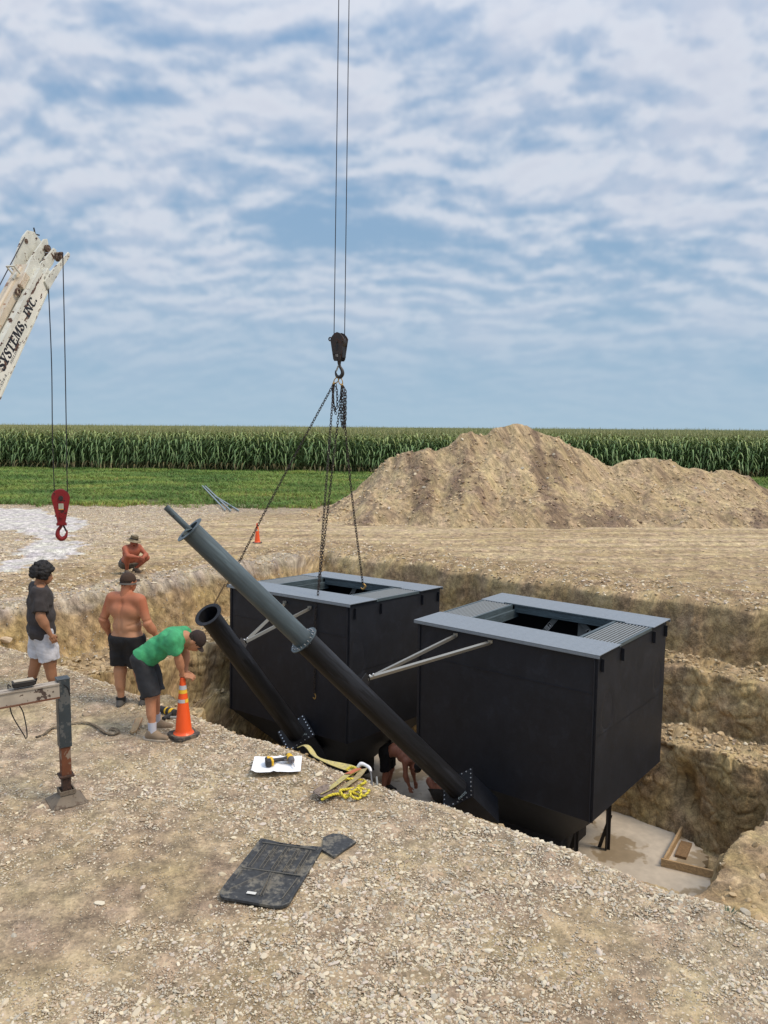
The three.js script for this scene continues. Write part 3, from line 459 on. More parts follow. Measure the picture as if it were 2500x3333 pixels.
function auger(label, base, tip, joint, lugU, ends, lines) {
  const o = thing('auger_tube', label, 'auger', base.toArray(), 0, 'auger tubes rising from the hoppers');
  const rel = (p) => p.clone().sub(base), dir = rel(tip).normalize(), L = base.distanceTo(tip), R = 0.173, q = new THREE.Quaternion().setFromUnitVectors(UP, dir);
  const at = (u) => dir.clone().multiplyScalar(u), LL = joint ?? L;
  part('lower_tube', alongAxis(hollow(R, 0.008, LL), at(0), dir), M.tubeBlack, o);
  // square bolted foot plate and the boot behind it
  const sq = new THREE.Shape([[-0.3, -0.3], [0.3, -0.3], [0.3, 0.3], [-0.3, 0.3]].map((p) => new THREE.Vector2(...p))), pg = new THREE.ExtrudeGeometry(sq, { depth: 0.012, bevelEnabled: false });
  const pu = pg.attributes.uv, pp = pg.attributes.position; for (let i = 0; i < pp.count; i++) pu.setXY(i, pp.getX(i) / 0.6 + 0.5, pp.getY(i) / 0.6 + 0.5);
  pg.rotateX(-Math.PI / 2); const up = V(0, 1, 0).addScaledVector(dir, -dir.y).normalize().applyAxisAngle(dir, -0.6), side = up.clone().cross(dir).normalize(), basis = new THREE.Matrix4().makeBasis(side, dir, up.clone().negate());
  pg.applyMatrix4(basis); const fp = part('foot_plate', pg, chalk(lines), o);
  for (let i = 0; i < 7; i++) for (const e of [0, 1, 2, 3]) { if (i === 6) continue; const k = -0.265 + i * 0.0883, p = [[k, -0.265], [0.265, k], [-k, 0.265], [-0.265, -k]][e], w = side.clone().multiplyScalar(p[0]).addScaledVector(up, p[1]); part('bolt', rod(w.clone().addScaledVector(dir, 0.011), w.clone().addScaledVector(dir, 0.024), 0.011, 0.011, 7), M.bolt, fp); }
  const boot = box(0.50, 0.75, 0.50, 0, -0.378, 0); boot.applyMatrix4(basis); part('boot', boot, M.tankPaint, o);
  if (joint) {
    flange(o, at(joint - 0.012), dir, R, 0.235, M.tubeBlack, false, 0); flange(o, at(joint + 0.002), dir, 0.14, 0.235, M.greyPaint, true, 18);
    const up2 = part('upper_tube', alongAxis(hollow(0.145, 0.007, L - joint - 0.012), at(joint + 0.012), dir), M.greyPaint, o);
    flange(o, at(L), dir, 0.145, 0.215, M.greyPaint, false, 12);
    const sh = part('shaft', alongAxis(hollow(0.042, 0.01, 0.95, 20), at(L - 0.5), dir), M.greyPaint, o);
    for (const u of [0.30, 0.38]) part('pin_hole', (() => { const p = at(L + u).add(V(0, 0, 1).addScaledVector(dir, -dir.z).normalize().multiplyScalar(0.040)); return new THREE.SphereGeometry(0.011, 8, 6).translate(p.x, p.y, p.z); })(), M.black, sh);
    const pos = [], N = 30; for (let i = 0; i < N; i++) { const P = (k, r) => { const a = k / N * 5.6 + 2.4; return [Math.cos(a) * r, k / N * 0.30, Math.sin(a) * r]; }; pos.push(...P(i, 0.04), ...P(i, 0.13), ...P(i + 1, 0.04), ...P(i, 0.13), ...P(i + 1, 0.13), ...P(i + 1, 0.04)); }
    const hg = new THREE.BufferGeometry(); hg.setAttribute('position', new THREE.Float32BufferAttribute(pos, 3)); hg.setAttribute('uv', new THREE.Float32BufferAttribute(new Float32Array(pos.length / 3 * 2), 2)); hg.computeVertexNormals();
    part('flighting', alongAxis(hg, at(L - 0.24), dir), phys([0.085, 0.12, 0.13], 0.45, { side: THREE.DoubleSide }), o);
  } else flange(o, at(L), dir, R, 0.235, M.tubeBlack, false, 14);
  // lug and the two galvanised angle stays to the hopper wall
  const A = rel(ends[0]), B = rel(ends[1]), mid = A.clone().add(B).multiplyScalar(0.5), c = at(lugU), outw = mid.clone().sub(c); outw.addScaledVector(dir, -outw.dot(dir)).normalize();
  const lug = c.clone().addScaledVector(outw, R + 0.10); part('lug', beam(c.clone().addScaledVector(outw, R - 0.01), lug.clone().addScaledVector(outw, 0.03), 0.16, 0.012, 0.6), M.black, o);
  for (const [e, k] of [[A, -0.02], [B, 0.03]]) { const s = part('stay', angleIron(lug.clone().addScaledVector(up, k), e, 0.05, 0.006, 2.3), M.galv, o); const p = lug.clone().lerp(e, 0.03).addScaledVector(up, k); part('bolt', new THREE.SphereGeometry(0.017, 8, 6).translate(p.x, p.y + 0.02, p.z), M.bolt, s); part('clip', box(0.07, 0.05, 0.05, e.x, e.y, e.z), M.galv, s); }
  return o;
}
auger('long auger tube, black below and grey above, reaching up over the near edge', V(1.234, -2.201, -12.35), V(-2.643, 2.188, -10.792), 3.73, 2.52, [fromST(-0.87, 0.13, 1.47), fromST(-0.19, 0.13, 1.47)], [['5089', 178, 60, 1.2], ['Shel', 140, 70, 1.2]]);
auger('short open-ended black auger tube on the tilted hopper', V(-1.651, -2.262, -14.796), V(-2.886, 0.502, -12.924), null, 2.50, [fromST(-4.78, 0.15, 1.66), fromST(-4.10, 0.15, 1.66)], [['5...', 178, 60, 1.2], ['S', 140, 70, 1.2]]);

// ---------------------------------------------------------------- lifting gear
function sweep(pts, radii, seg = 48, n = 10, flat = 1) { // tube of changing thickness
  const c = new THREE.CatmullRomCurve3(pts.map(vec3)), fr = c.computeFrenetFrames(seg, false), pos = [], idx = [];
  for (let i = 0; i <= seg; i++) { const u = i / seg, p = c.getPointAt(u), q = u * (radii.length - 1), k = Math.min(radii.length - 2, Math.floor(q)), r = mix(radii[k], radii[k + 1], q - k); for (let j = 0; j < n; j++) { const a = j / n * 6.2832, v = p.clone().addScaledVector(fr.normals[i], Math.cos(a) * r).addScaledVector(fr.binormals[i], Math.sin(a) * r * flat); pos.push(v.x, v.y, v.z); if (i < seg) { const b = i * n + j, d = i * n + (j + 1) % n; idx.push(b, d, b + n, d, d + n, b + n); } } }
  const s = pos.length / 3; for (const [e, o] of [[0, 0], [seg, seg * n]]) { const p = c.getPointAt(e / seg); pos.push(p.x, p.y, p.z); for (let j = 0; j < n; j++) e ? idx.push(s + 1, o + j, o + (j + 1) % n) : idx.push(s, o + (j + 1) % n, o + j); }
  const g = new THREE.BufferGeometry(); g.setAttribute('position', new THREE.Float32BufferAttribute(pos, 3)); g.setAttribute('uv', new THREE.Float32BufferAttribute(new Float32Array(pos.length / 3 * 2), 2)); g.setIndex(idx); g.computeVertexNormals(); return g;
}
function vec3(a) { return a.isVector3 ? a : V(...a); }
const mottled = (base, spot, amt, sd, rough = 0.6, extra = {}) => std([1, 1, 1], rough, { map: tex(256, (u, v) => { const a = tnoise(u, v, 5, sd, 5, 0.6), b = tnoise(u, v, 24, sd + 2, 3), k = sm(amt, amt + 0.10, a + 0.45 * b), g = 1 + 0.07 * tnoise(u, v, 8, sd + 4, 4); return mix3(base, spot, k).map((x) => x * g); }), ...extra });
const red = mottled([0.50, 0.075, 0.095], [0.23, 0.07, 0.06], 0.42, 21, 0.5), blockBlack = mottled([0.195, 0.165, 0.155], [0.27, 0.165, 0.12], 0.40, 22, 0.6), darkSteel = std([0.05, 0.045, 0.042], 0.5, { metalness: 0.5 });
{ // black hook block over the tilted hopper
  const o = thing('hook_block', 'black crane hook block hanging over the tilted hopper', 'hook block', [-0.935, 4.60, -16.5], -0.5);
  const P = [[-0.155, 0.50], [-0.125, 0.55], [-0.07, 0.61], [0, 0.635], [0.07, 0.61], [0.125, 0.55], [0.155, 0.50], [0.085, 0.10], [0.06, 0.065], [-0.06, 0.065], [-0.085, 0.10]];
  for (const z of [0.075, -0.09]) { const pl = part('side_plate', extrude(P, 0.016, 0.003).translate(0, 0.27, z), blockBlack, o); if (z > 0) { for (const [x, y, r] of [[0, 0.72, 0.03], [-0.075, 0.47, 0.018], [0.075, 0.47, 0.018], [0, 0.37, 0.024], [0.12, 0.72, 0.022]]) part('bolt', rod(V(x, y, z + 0.012), V(x, y, z + 0.034), r, r * 0.9, 10), darkSteel, pl); part('slot', box(0.055, 0.15, 0.006, 0, 0.62, z + 0.021, 0.002), M.black, pl);
    const c = document.createElement('canvas'); c.width = c.height = 64; const x = c.getContext('2d'); x.fillStyle = '#332b29'; x.fillRect(0, 0, 64, 64); x.fillStyle = '#b9b4ac'; x.font = 'bold 44px sans-serif'; x.textAlign = 'center'; x.fillText('12', 32, 48); const t = new THREE.CanvasTexture(c); t.colorSpace = THREE.SRGBColorSpace; part('painted_number', new THREE.PlaneGeometry(0.085, 0.085).translate(0.0, 0.44, z + 0.0215), std(0xffffff, 0.7, { map: t }), pl); } }
  part('sheave', rod(V(0, 0.71, -0.062), V(0, 0.71, 0.062), 0.145, 0.145, 32), darkSteel, o); part('spacer', box(0.03, 0.3, 0.13, 0.10, 0.55, -0.002), M.black, o);
  part('eye', new THREE.TorusGeometry(0.032, 0.014, 8, 18).translate(-0.165, 0.775, 0.083), blockBlack, o); part('swivel', rod(V(0, 0.26, 0), V(0, 0.36, 0), 0.03, 0.045, 14), darkSteel, o);
  const h = part('hook', sweep([[0, 0.28, 0], [0.02, 0.22, 0], [0.07, 0.14, 0], [0.075, 0.07, 0], [0.02, 0.015, 0], [-0.05, 0.03, 0], [-0.085, 0.10, 0], [-0.088, 0.15, 0]], [0.026, 0.028, 0.034, 0.040, 0.040, 0.034, 0.024, 0.010]), darkSteel, o); part('latch', beam(V(-0.075, 0.13, 0), V(-0.02, 0.245, 0), 0.03, 0.012), M.galv, h);
}
{ const a = single('hoist_cable', rod(V(-1.045, 5.42, -16.55), V(-0.925, 14.5, -16.55), 0.0085, 0.0085, 8), M.cable, 'left of the two steel cables above the black hook block', 'cable', 'cables of the black hook block'); single('hoist_cable', rod(V(-0.825, 5.36, -16.45), V(-0.725, 14.5, -16.45), 0.0085, 0.0085, 8), M.cable, 'right of the two steel cables above the black hook block', 'cable', 'cables of the black hook block'); }
// ---- chains: every link is a link
const linkGeo = (() => { const c = new THREE.CatmullRomCurve3([...Array(14)].map((_, i) => { const a = i / 14 * 6.2832; return V(Math.cos(a) * 0.018, Math.sin(a) * 0.018 + Math.sign(Math.sin(a)) * 0.014 * Math.min(1, Math.abs(Math.sin(a)) * 2), 0); }), true); return new THREE.TubeGeometry(c, 16, 0.0068, 5, true); })();
function links(o, pts, big = 1, mat = M.chain) {
  const c = pts.length > 2 ? new THREE.CatmullRomCurve3(pts, false, 'centripetal') : new THREE.LineCurve3(...pts), L = c.getLength(), pitch = 0.0505 * big, n = Math.max(1, Math.round(L / pitch)), q = new THREE.Quaternion(), w = new THREE.Quaternion();
  for (let i = 0; i < n; i++) { const u = (i + 0.5) / n, m = new THREE.Mesh(linkGeo, mat); m.name = 'link'; m.castShadow = m.receiveShadow = true; m.position.copy(c.getPointAt(u)).sub(o.position); q.setFromUnitVectors(UP, c.getTangentAt(u).normalize()); w.setFromAxisAngle(UP, 0.5 + (i % 2) * 1.5708); m.quaternion.copy(q.multiply(w)); m.scale.setScalar(big); o.add(m); }
}
function chain(label, runs, group = 'lifting chains of the tilted hopper') { const o = thing('lifting_chain', label, 'chain', runs[0][runs[0].length - 1].toArray(), 0, group); for (const r of runs) links(o, r, 1.12); return o; }
const kA = V(-1.045, 4.48, -16.5), kB = V(-0.875, 4.44, -16.47);
for (const [p, l] of [[kA, 'left brass coloured ring link on the black hook'], [kB, 'right brass coloured ring link on the black hook']]) { const t = new THREE.TorusGeometry(0.048, 0.012, 8, 24).scale(0.8, 1.55, 1), top = V(-0.94, 4.62, -16.5), dir = top.clone().sub(p).normalize(); t.applyQuaternion(new THREE.Quaternion().setFromUnitVectors(UP, dir)); const c = p.clone().lerp(top, 0.5); const o = thing('ring_link', l, 'ring', c.toArray(), 0, 'ring links on the hook'); part('ring', t, M.gold, o); part('coupler', new THREE.SphereGeometry(0.03, 10, 8).translate(p.x - c.x, p.y - c.y, p.z - c.z), M.gold, o); }
chain('long chain slanting left from the hook to the far corner', [[kA, V(-1.68, 3.32, -16.52), V(-2.55, 1.70, -16.54), V(-3.30, 0.24, -16.56)]]);
const c2 = chain('chain running over the deck edge with a loose tail hanging down', [[kA, V(-1.13, 3.0, -16.1), V(-1.28, 0.29, -15.32)], [V(-1.28, 0.29, -15.32), V(-1.27, 0.27, -15.06), V(-1.29, 0.15, -14.98), V(-1.31, -1.50, -14.92)]]);
{ const t = V(-1.31, -1.56, -14.92).sub(c2.position); part('grab_hook', sweep([[t.x, t.y + 0.06, t.z], [t.x + 0.03, t.y, t.z], [t.x, t.y - 0.05, t.z], [t.x - 0.03, t.y - 0.02, t.z]], [0.014, 0.018, 0.016, 0.008], 20, 7), M.gold, c2); }
chain('chain dropping from the hook into the left of the deck opening', [[kB, V(-1.06, 2.9, -16.6), V(-1.40, 0.02, -16.85)]]);
const c4 = chain('right hand chain from the hook to the rear of the opening', [[V(-0.85, 4.05, -16.47), V(-0.70, 2.4, -16.65), V(-0.44, 0.24, -16.87)]]);
{ const t = V(-0.44, 0.20, -16.87).sub(c4.position); part('grab_hook', sweep([[t.x, t.y + 0.07, t.z], [t.x + 0.05, t.y + 0.01, t.z], [t.x, t.y - 0.06, t.z], [t.x - 0.05, t.y - 0.02, t.z]], [0.018, 0.026, 0.024, 0.010], 20, 8), M.gold, c4); }
chain('slack loop of chain bunched under the left ring', [[kA, V(-1.06, 4.2, -16.49), V(-1.02, 3.95, -16.48), V(-0.985, 3.99, -16.48), V(-0.985, 4.35, -16.49), kA.clone().add(V(0.03, 0, 0.02))], [kA.clone().add(V(-0.02, -0.02, 0.03)), V(-1.05, 4.1, -16.46), V(-1.0, 3.86, -16.46)]], 'slack chain bunched at the hook');
chain('slack loop of chain bunched under the right ring', [[kB, V(-0.90, 4.1, -16.46), V(-0.865, 3.62, -16.46), V(-0.83, 3.60, -16.46), V(-0.80, 4.1, -16.46), V(-0.815, 4.36, -16.46), kB], [kB.clone().add(V(0.01, 0, 0.04)), V(-0.86, 4.0, -16.42), V(-0.845, 3.58, -16.42), V(-0.82, 3.9, -16.42), V(-0.835, 4.35, -16.43)]], 'slack chain bunched at the hook');

// ---- white boom with its red block
{
  const a = V(0.148, 0.817, -0.558).normalize(), n = V(0.967, 0, 0.256).normalize(), m = n.clone().cross(a);
  const o = thing('crane_boom', 'white lettered crane boom reaching in from the left', 'crane', [-5.565, 6.003, -13.4]);
  o.quaternion.setFromRotationMatrix(new THREE.Matrix4().makeBasis(m.clone().negate(), a, n));
  const white = mottled([0.80, 0.81, 0.775], [0.30, 0.20, 0.15], 0.62, 23, 0.5), tan = mottled([0.77, 0.73, 0.655], [0.60, 0.47, 0.38], 0.42, 24, 0.55), rusty = mottled([0.30, 0.22, 0.18], [0.60, 0.55, 0.49], 0.34, 25, 0.8);
  const W = (y) => 0.30 - 0.05 * y, L = -5.2;
  const wedge = (x0, x1, X0, X1, z0, z1, y0 = L, y1 = 0) => { const v = [[X0, y0, z0], [X1, y0, z0], [X1, y0, z1], [X0, y0, z1], [x0, y1, z0], [x1, y1, z0], [x1, y1, z1], [x0, y1, z1]].map((p) => V(...p)), f = [[0, 1, 2, 3], [7, 6, 5, 4], [4, 5, 1, 0], [3, 2, 6, 7], [5, 6, 2, 1], [7, 4, 0, 3]], pos = []; for (const q of f) for (const i of [0, 1, 2, 0, 2, 3]) pos.push(...v[q[i]].toArray()); const g = new THREE.BufferGeometry(); g.setAttribute('position', new THREE.Float32BufferAttribute(pos, 3)); g.computeVertexNormals(); return metreUV(g, 0.8); };
  part('box_section', wedge(-W(0) / 2 + 0.01, W(0) / 2 - 0.012, -W(L) / 2 + 0.01, W(L) / 2 - 0.012, -0.36, -0.008), white, o);
  const cv = document.createElement('canvas'); cv.width = 2048; cv.height = 256; const x = cv.getContext('2d');
  { const im = x.createImageData(2048, 256), r = rng(3); for (let j = 0; j < 256; j++) for (let i = 0; i < 2048; i++) { const u = i / 180, v = j / 180, k = sm(0.60, 0.66, fbm(u * 2.1, v * 2.1, 3, 5, 0.62) * (1 + 0.5 * Math.abs(j / 128 - 1))), g = 0.5 + fbm(u * 0.7, v * 0.7, 8, 4), q = (j * 2048 + i) * 4; const c = mix3([216 + 12 * g, 218 + 10 * g, 208 + 10 * g], [92, 66, 52], k); im.data.set([...c, 255], q); } x.putImageData(im, 0, 0);
    x.fillStyle = '#14161f'; x.font = 'bold 150px serif'; x.textBaseline = 'alphabetic';
    const pxm = 2048 / 5.2, put = (t, y0, y1, base, h, weight) => { x.font = weight + ' ' + h + 'px serif'; const w = x.measureText(t).width, want = (y1 - y0) * pxm; x.save(); x.translate((y0 + 5.2) * pxm, base); x.scale(want / w, 1); x.fillText(t, 0, 0); if (h > 60) { x.lineWidth = 8; x.strokeStyle = '#14161f'; x.strokeText(t, 0, 0); } x.restore(); };
    put('GRAIN', -2.62, -2.05, 176, 170, 'bold'); put('SYSTEMS,', -1.92, -0.96, 172, 165, 'bold'); put('INC.', -0.86, -0.46, 168, 162, 'bold'); put('SHELDON, IA', -1.72, -1.28, 216, 40, 'bold'); put('712-324-4', -2.32, -1.92, 222, 40, 'bold');
    x.strokeStyle = '#4b463c'; x.lineWidth = 2; for (let i = 0; i < 26; i++) { const px = r() * 2048, py = r() * 256; x.beginPath(); x.moveTo(px, py); x.lineTo(px + 60 * (r() - 0.5), py + 40 * (r() - 0.5)); x.stroke(); } }
  const t = new THREE.CanvasTexture(cv); t.colorSpace = THREE.SRGBColorSpace;
  const sg = new THREE.PlaneGeometry(1, 1, 1, 26), sp = sg.attributes.position, su = sg.attributes.uv; for (let i = 0; i < sp.count; i++) { const v = sp.getY(i) + 0.5, y = L * (1 - v), xx = sp.getX(i) * W(y); const s = sp.getX(i) + 0.5; sp.setXYZ(i, xx, y, 0); su.setXY(i, v, 1 - s); } // letters read up the boom
  part('side_plate', sg, std(0xffffff, 0.5, { map: t, side: THREE.DoubleSide }), o);
  part('corner_rail', wedge(-W(0) / 2 - 0.05, -W(0) / 2 + 0.012, -W(L) / 2 - 0.06, -W(L) / 2 + 0.012, -0.07, 0.03), white, o); part('lower_rail', wedge(W(0) / 2 - 0.010, W(0) / 2 + 0.012, W(L) / 2 - 0.010, W(L) / 2 + 0.012, -0.05, 0.012), white, o);
  part('stowed_jib', wedge(-W(0) / 2 - 0.16, -W(0) / 2 - 0.053, -W(L) / 2 - 0.19, -W(L) / 2 - 0.063, -0.34, -0.10, L, -0.02), tan, o);
  const pipe = part('jib_pipe', rod(V(-W(L) / 2 - 0.205, L, -0.22), V(-W(0) / 2 - 0.165, -0.1, -0.22), 0.04, 0.036, 14), tan, o);
  const ear = (p, z, mat, th = 0.022) => part('head_plate', extrude(p, th, 0.004).translate(0, 0, z), mat, o);
  ear([[0.00, -0.10], [0.14, -0.14], [0.185, 0.35], [0.235, 0.70], [0.215, 0.755], [0.175, 0.75], [0.10, 0.42], [0.02, 0.12]], 0.004, white); ear([[-0.16, -0.05], [0.02, -0.08], [0.11, 0.40], [0.10, 0.60], [0.05, 0.68], [-0.01, 0.66], [-0.07, 0.35]], -0.13, white);
  ear([[-0.26, -0.05], [-0.1, -0.05], [-0.03, 0.50], [-0.06, 0.72], [-0.12, 0.76], [-0.17, 0.70], [-0.22, 0.35]], -0.23, white); ear([[-0.34, -0.12], [0.10, -0.15], [0.15, 0.45], [0.12, 0.68], [0.02, 0.76], [-0.28, 0.76], [-0.40, 0.66], [-0.43, 0.48], [-0.40, 0.20]], -0.375, white);
  for (const [px, py, z0, z1, r] of [[0.12, 0.58, -0.10, -0.03, 0.07], [-0.06, 0.60, -0.20, -0.15, 0.06], [-0.34, 0.48, -0.36, -0.34, 0.04]]) part('sheave', rod(V(px, py, z0), V(px, py, z1), r, r, 24), rusty, o);
  part('cross_pin', rod(V(0.06, 0.60, -0.38), V(0.06, 0.60, 0.04), 0.028, 0.028, 12), rusty, o); part('cross_pin', rod(V(-0.12, 0.10, -0.38), V(-0.12, 0.10, -0.10), 0.03, 0.03, 12), rusty, o);
  part('gusset', extrude([[-0.33, -0.25], [-0.16, -0.25], [-0.12, 0.12], [-0.22, 0.16], [-0.34, 0.02]], 0.02, 0.003).translate(0, 0, -0.09), white, o); part('head_cover', box(0.16, 0.24, 0.12, 0.04, 0.05, -0.06, 0.01), white, o);
  part('cable_guide', join([box(0.16, 0.022, 0.022, -0.44, -0.28, -0.12), box(0.16, 0.022, 0.022, -0.44, -0.28, -0.26), box(0.022, 0.022, 0.16, -0.52, -0.28, -0.19), box(0.03, 0.14, 0.03, -0.37, -0.33, -0.19)]), white, o);
  part('clevis', new THREE.TorusGeometry(0.045, 0.018, 8, 18).translate(-0.30, -0.62, -0.06), rusty, o); part('anchor_bracket', box(0.12, 0.26, 0.05, -0.28, -0.36, -0.075, 0.01), tan, o);
  for (const s of [-1, 1]) part('cable_keeper', rod(V(-0.24, 0.755, -0.36), V(-0.24 + s * 0.08, 0.82, -0.36), 0.012, 0.012, 8), M.black, o);
  for (const [u, z] of [[-0.55, -0.19]]) part('hoist_line', rod(V(-0.42, 0.48, -0.32), V(-0.56, -4.6, z), 0.008, 0.008, 8), M.cable, o);
  const R = thing('red_hook_block', 'red hook block with empty hook hanging from the white boom', 'hook block', [-5.49, 1.63, -13.5], 0.42);
  const tear = [...Array(19)].map((_, i) => { const q = -0.25 + i / 18 * 3.64; return [0.142 * Math.cos(q), 0.74 + 0.142 * Math.sin(q)]; }); tear.push([-0.062, 0.34], [-0.062, 0.30], [0.062, 0.30], [0.062, 0.34]);
  for (const z of [0.055, -0.075]) { const pl = part('side_plate', extrude(tear, 0.018, 0.004).translate(0, 0, z), red, R); if (z > 0) { part('axle', rod(V(0, 0.74, z), V(0, 0.74, z + 0.05), 0.042, 0.036, 16), darkSteel, pl); part('lower_pin', rod(V(0, 0.43, z), V(0, 0.43, z + 0.05), 0.032, 0.03, 14), red, pl);
    const c = document.createElement('canvas'); c.width = 64; c.height = 80; const y = c.getContext('2d'); y.fillStyle = '#b6b9a6'; y.fillRect(0, 0, 64, 80); y.fillStyle = '#d99b3a'; y.fillRect(0, 70, 64, 10); y.fillStyle = '#6c6f66'; for (let i = 0; i < 6; i++) y.fillRect(6, 8 + i * 10, 50 - (i * 7) % 13, 3); const ct = new THREE.CanvasTexture(c); ct.colorSpace = THREE.SRGBColorSpace; part('data_plate', new THREE.PlaneGeometry(0.078, 0.105).translate(0, 0.595, z + 0.0235), std(0xffffff, 0.5, { map: ct }), pl); } }
  for (const z of [0.026, -0.028]) part('sheave', rod(V(0, 0.74, z - 0.02), V(0, 0.74, z + 0.02), 0.135, 0.135, 28), darkSteel, R);
  part('yoke', join([box(0.13, 0.12, 0.11, 0, 0.355, 0, 0.012), box(0.165, 0.035, 0.15, 0, 0.29, 0, 0.008)]), red, R); part('side_pin', rod(V(-0.10, 0.43, -0.02), V(-0.05, 0.43, -0.02), 0.014, 0.014, 8), M.black, R);
  const h = part('hook', sweep([[0, 0.30, 0], [-0.012, 0.25, 0], [-0.058, 0.18, 0], [-0.062, 0.09, 0], [-0.005, 0.035, 0], [0.055, 0.07, 0], [0.078, 0.13, 0], [0.088, 0.18, 0]], [0.030, 0.028, 0.032, 0.040, 0.042, 0.034, 0.022, 0.010]), red, R); part('latch', beam(V(0.075, 0.16, 0), V(0.03, 0.265, 0), 0.03, 0.012), darkSteel, h);
  single('hoist_cable', tubeThrough([V(-5.535, 5.86, -13.42), V(-5.545, 4.6, -13.46), V(-5.585, 3.4, -13.49), V(-5.60, 2.42, -13.52)], 0.0085, 30, 7), M.cable, 'left of the two cables above the red hook block', 'cable', 'cables of the red hook block'); single('hoist_cable', tubeThrough([V(-5.32, 6.42, -13.52), V(-5.335, 4.6, -13.5), V(-5.365, 2.42, -13.48)], 0.0085, 30, 7), M.cable, 'right of the two cables above the red hook block', 'cable', 'cables of the red hook block');
}
{ // outrigger jack in the left foreground
  const o = thing('outrigger', 'crane outrigger with white beam and dark jack on a splayed foot', 'outrigger', [-3.03, 0, -7.345], 0.60);
  const slate = mottled([0.20, 0.235, 0.255], [0.33, 0.34, 0.34], 0.35, 26, 0.45), dusty = mottled([0.44, 0.40, 0.345], [0.35, 0.30, 0.25], 0.2, 27, 0.8), rust2 = mottled([0.40, 0.235, 0.145], [0.52, 0.46, 0.40], 0.12, 28, 0.8), brown = mottled([0.22, 0.155, 0.125], [0.30, 0.21, 0.16], 0.3, 29, 0.8), chipped = mottled([0.66, 0.625, 0.57], [0.30, 0.25, 0.22], 0.36, 30, 0.7);
  part('sleeve', metreUV(box(0.112, 0.66, 0.112, 0, 0.885, 0, 0.008), 1.5), slate, o); part('sleeve_cap', box(0.117, 0.012, 0.117, 0, 1.219, 0, 0.003), slate, o);
  part('inner_tube', metreUV(box(0.090, 0.30, 0.090, 0, 0.415, 0, 0.006), 2), rust2, o); part('collar', join([box(0.135, 0.022, 0.135, 0, 0.268, 0, 0.006)]), brown, o); part('ram', box(0.078, 0.14, 0.078, 0, 0.192, 0, 0.005), brown, o);
  const v = [[-0.155, 0.012, 0.155], [0.155, 0.012, 0.155], [0.155, 0.012, -0.155], [-0.155, 0.012, -0.155], [-0.052, 0.095, 0.052], [0.052, 0.095, 0.052], [0.052, 0.095, -0.052], [-0.052, 0.095, -0.052]].map((p) => V(...p)), pos = []; for (const q of [[0, 1, 5, 4], [1, 2, 6, 5], [2, 3, 7, 6], [3, 0, 4, 7], [3, 2, 1, 0]]) for (const i of [0, 1, 2, 0, 2, 3]) pos.push(...v[q[i]].toArray());
  const fg = new THREE.BufferGeometry(); fg.setAttribute('position', new THREE.Float32BufferAttribute(pos, 3)); fg.computeVertexNormals(); part('foot_pad', join([metreUV(fg, 2), metreUV(box(0.325, 0.010, 0.325, 0, 0.006, 0), 2)]), dusty, o); part('foot_rim', join([[0.066, 0, 0.012, 0.145], [-0.066, 0, 0.012, 0.145]].map(([x, z, w, d]) => box(w, 0.04, d, x, 0.112, z)).concat([box(0.12, 0.04, 0.012, 0, 0.112, 0.066), box(0.12, 0.04, 0.012, 0, 0.112, -0.066)])), dusty, o);
  // the beam runs left and towards the camera
  const d = V(-0.826, -0.01, 0.563); const B0 = V(-0.045, 1.125, 0.03), rotBack = (p) => p.applyAxisAngle(UP, -0.60); const dir = rotBack(d.clone()).normalize(), B1 = B0.clone().addScaledVector(dir, 2.6);
  const bm = new THREE.BoxGeometry(0.09, 2.6, 0.115); const bx = V(0, 1, 0).cross(dir).normalize(), by = dir.clone().cross(bx); bm.applyMatrix4(new THREE.Matrix4().makeBasis(bx, dir, bx.clone().cross(dir))); bm.translate((B0.x + B1.x) / 2, (B0.y + B1.y) / 2, (B0.z + B1.z) / 2); part('beam', metreUV(bm, 1.2), chipped, o);
  const lip = new THREE.BoxGeometry(0.11, 2.6, 0.014); lip.applyMatrix4(new THREE.Matrix4().makeBasis(bx, dir, bx.clone().cross(dir))); for (const s of [0.064, -0.064]) part('beam_flange', lip.clone().translate((B0.x + B1.x) / 2, (B0.y + B1.y) / 2 + s, (B0.z + B1.z) / 2), s > 0 ? chipped : rust2, o);
  part('cable_slot', tubeThrough([V(0.0, 1.17, 0.058), V(0.03, 1.14, 0.0585), V(0.05, 1.06, 0.058)], 0.005, 10, 6), M.black, o);
  const w = (u, up, side = 0) => { const p = V(-3.03, 0, -7.345).add(V(-0.045, 1.125, 0.03).applyAxisAngle(UP, 0.60)).addScaledVector(d.clone().normalize(), u); p.y = 1.125 + up; return p.addScaledVector(V(d.z, 0, -d.x).normalize(), side); };
  const p0 = w(0.30, 0.086), pouch = thing('remote_pouch', 'black remote pouch with tan top lying on the white beam', 'pouch', p0.toArray(), Math.atan2(-d.z, d.x));
  part('pouch_body', box(0.19, 0.055, 0.085, 0, 0.028, 0, 0.014), std([0.02, 0.019, 0.018], 0.85), pouch); part('pouch_top', box(0.17, 0.006, 0.068, 0, 0.058, 0, 0.002), std([0.42, 0.38, 0.30], 0.85), pouch); part('zip', box(0.194, 0.008, 0.09, 0, 0.046, 0, 0.003), std([0.05, 0.048, 0.045], 0.7), pouch);
  const e = w(0.42, 0.10, -0.07), e2 = w(0.36, 0.0, -0.085), b1 = e.clone().add(V(0.10, -0.42, 0.02)); b1.y = 0.72;
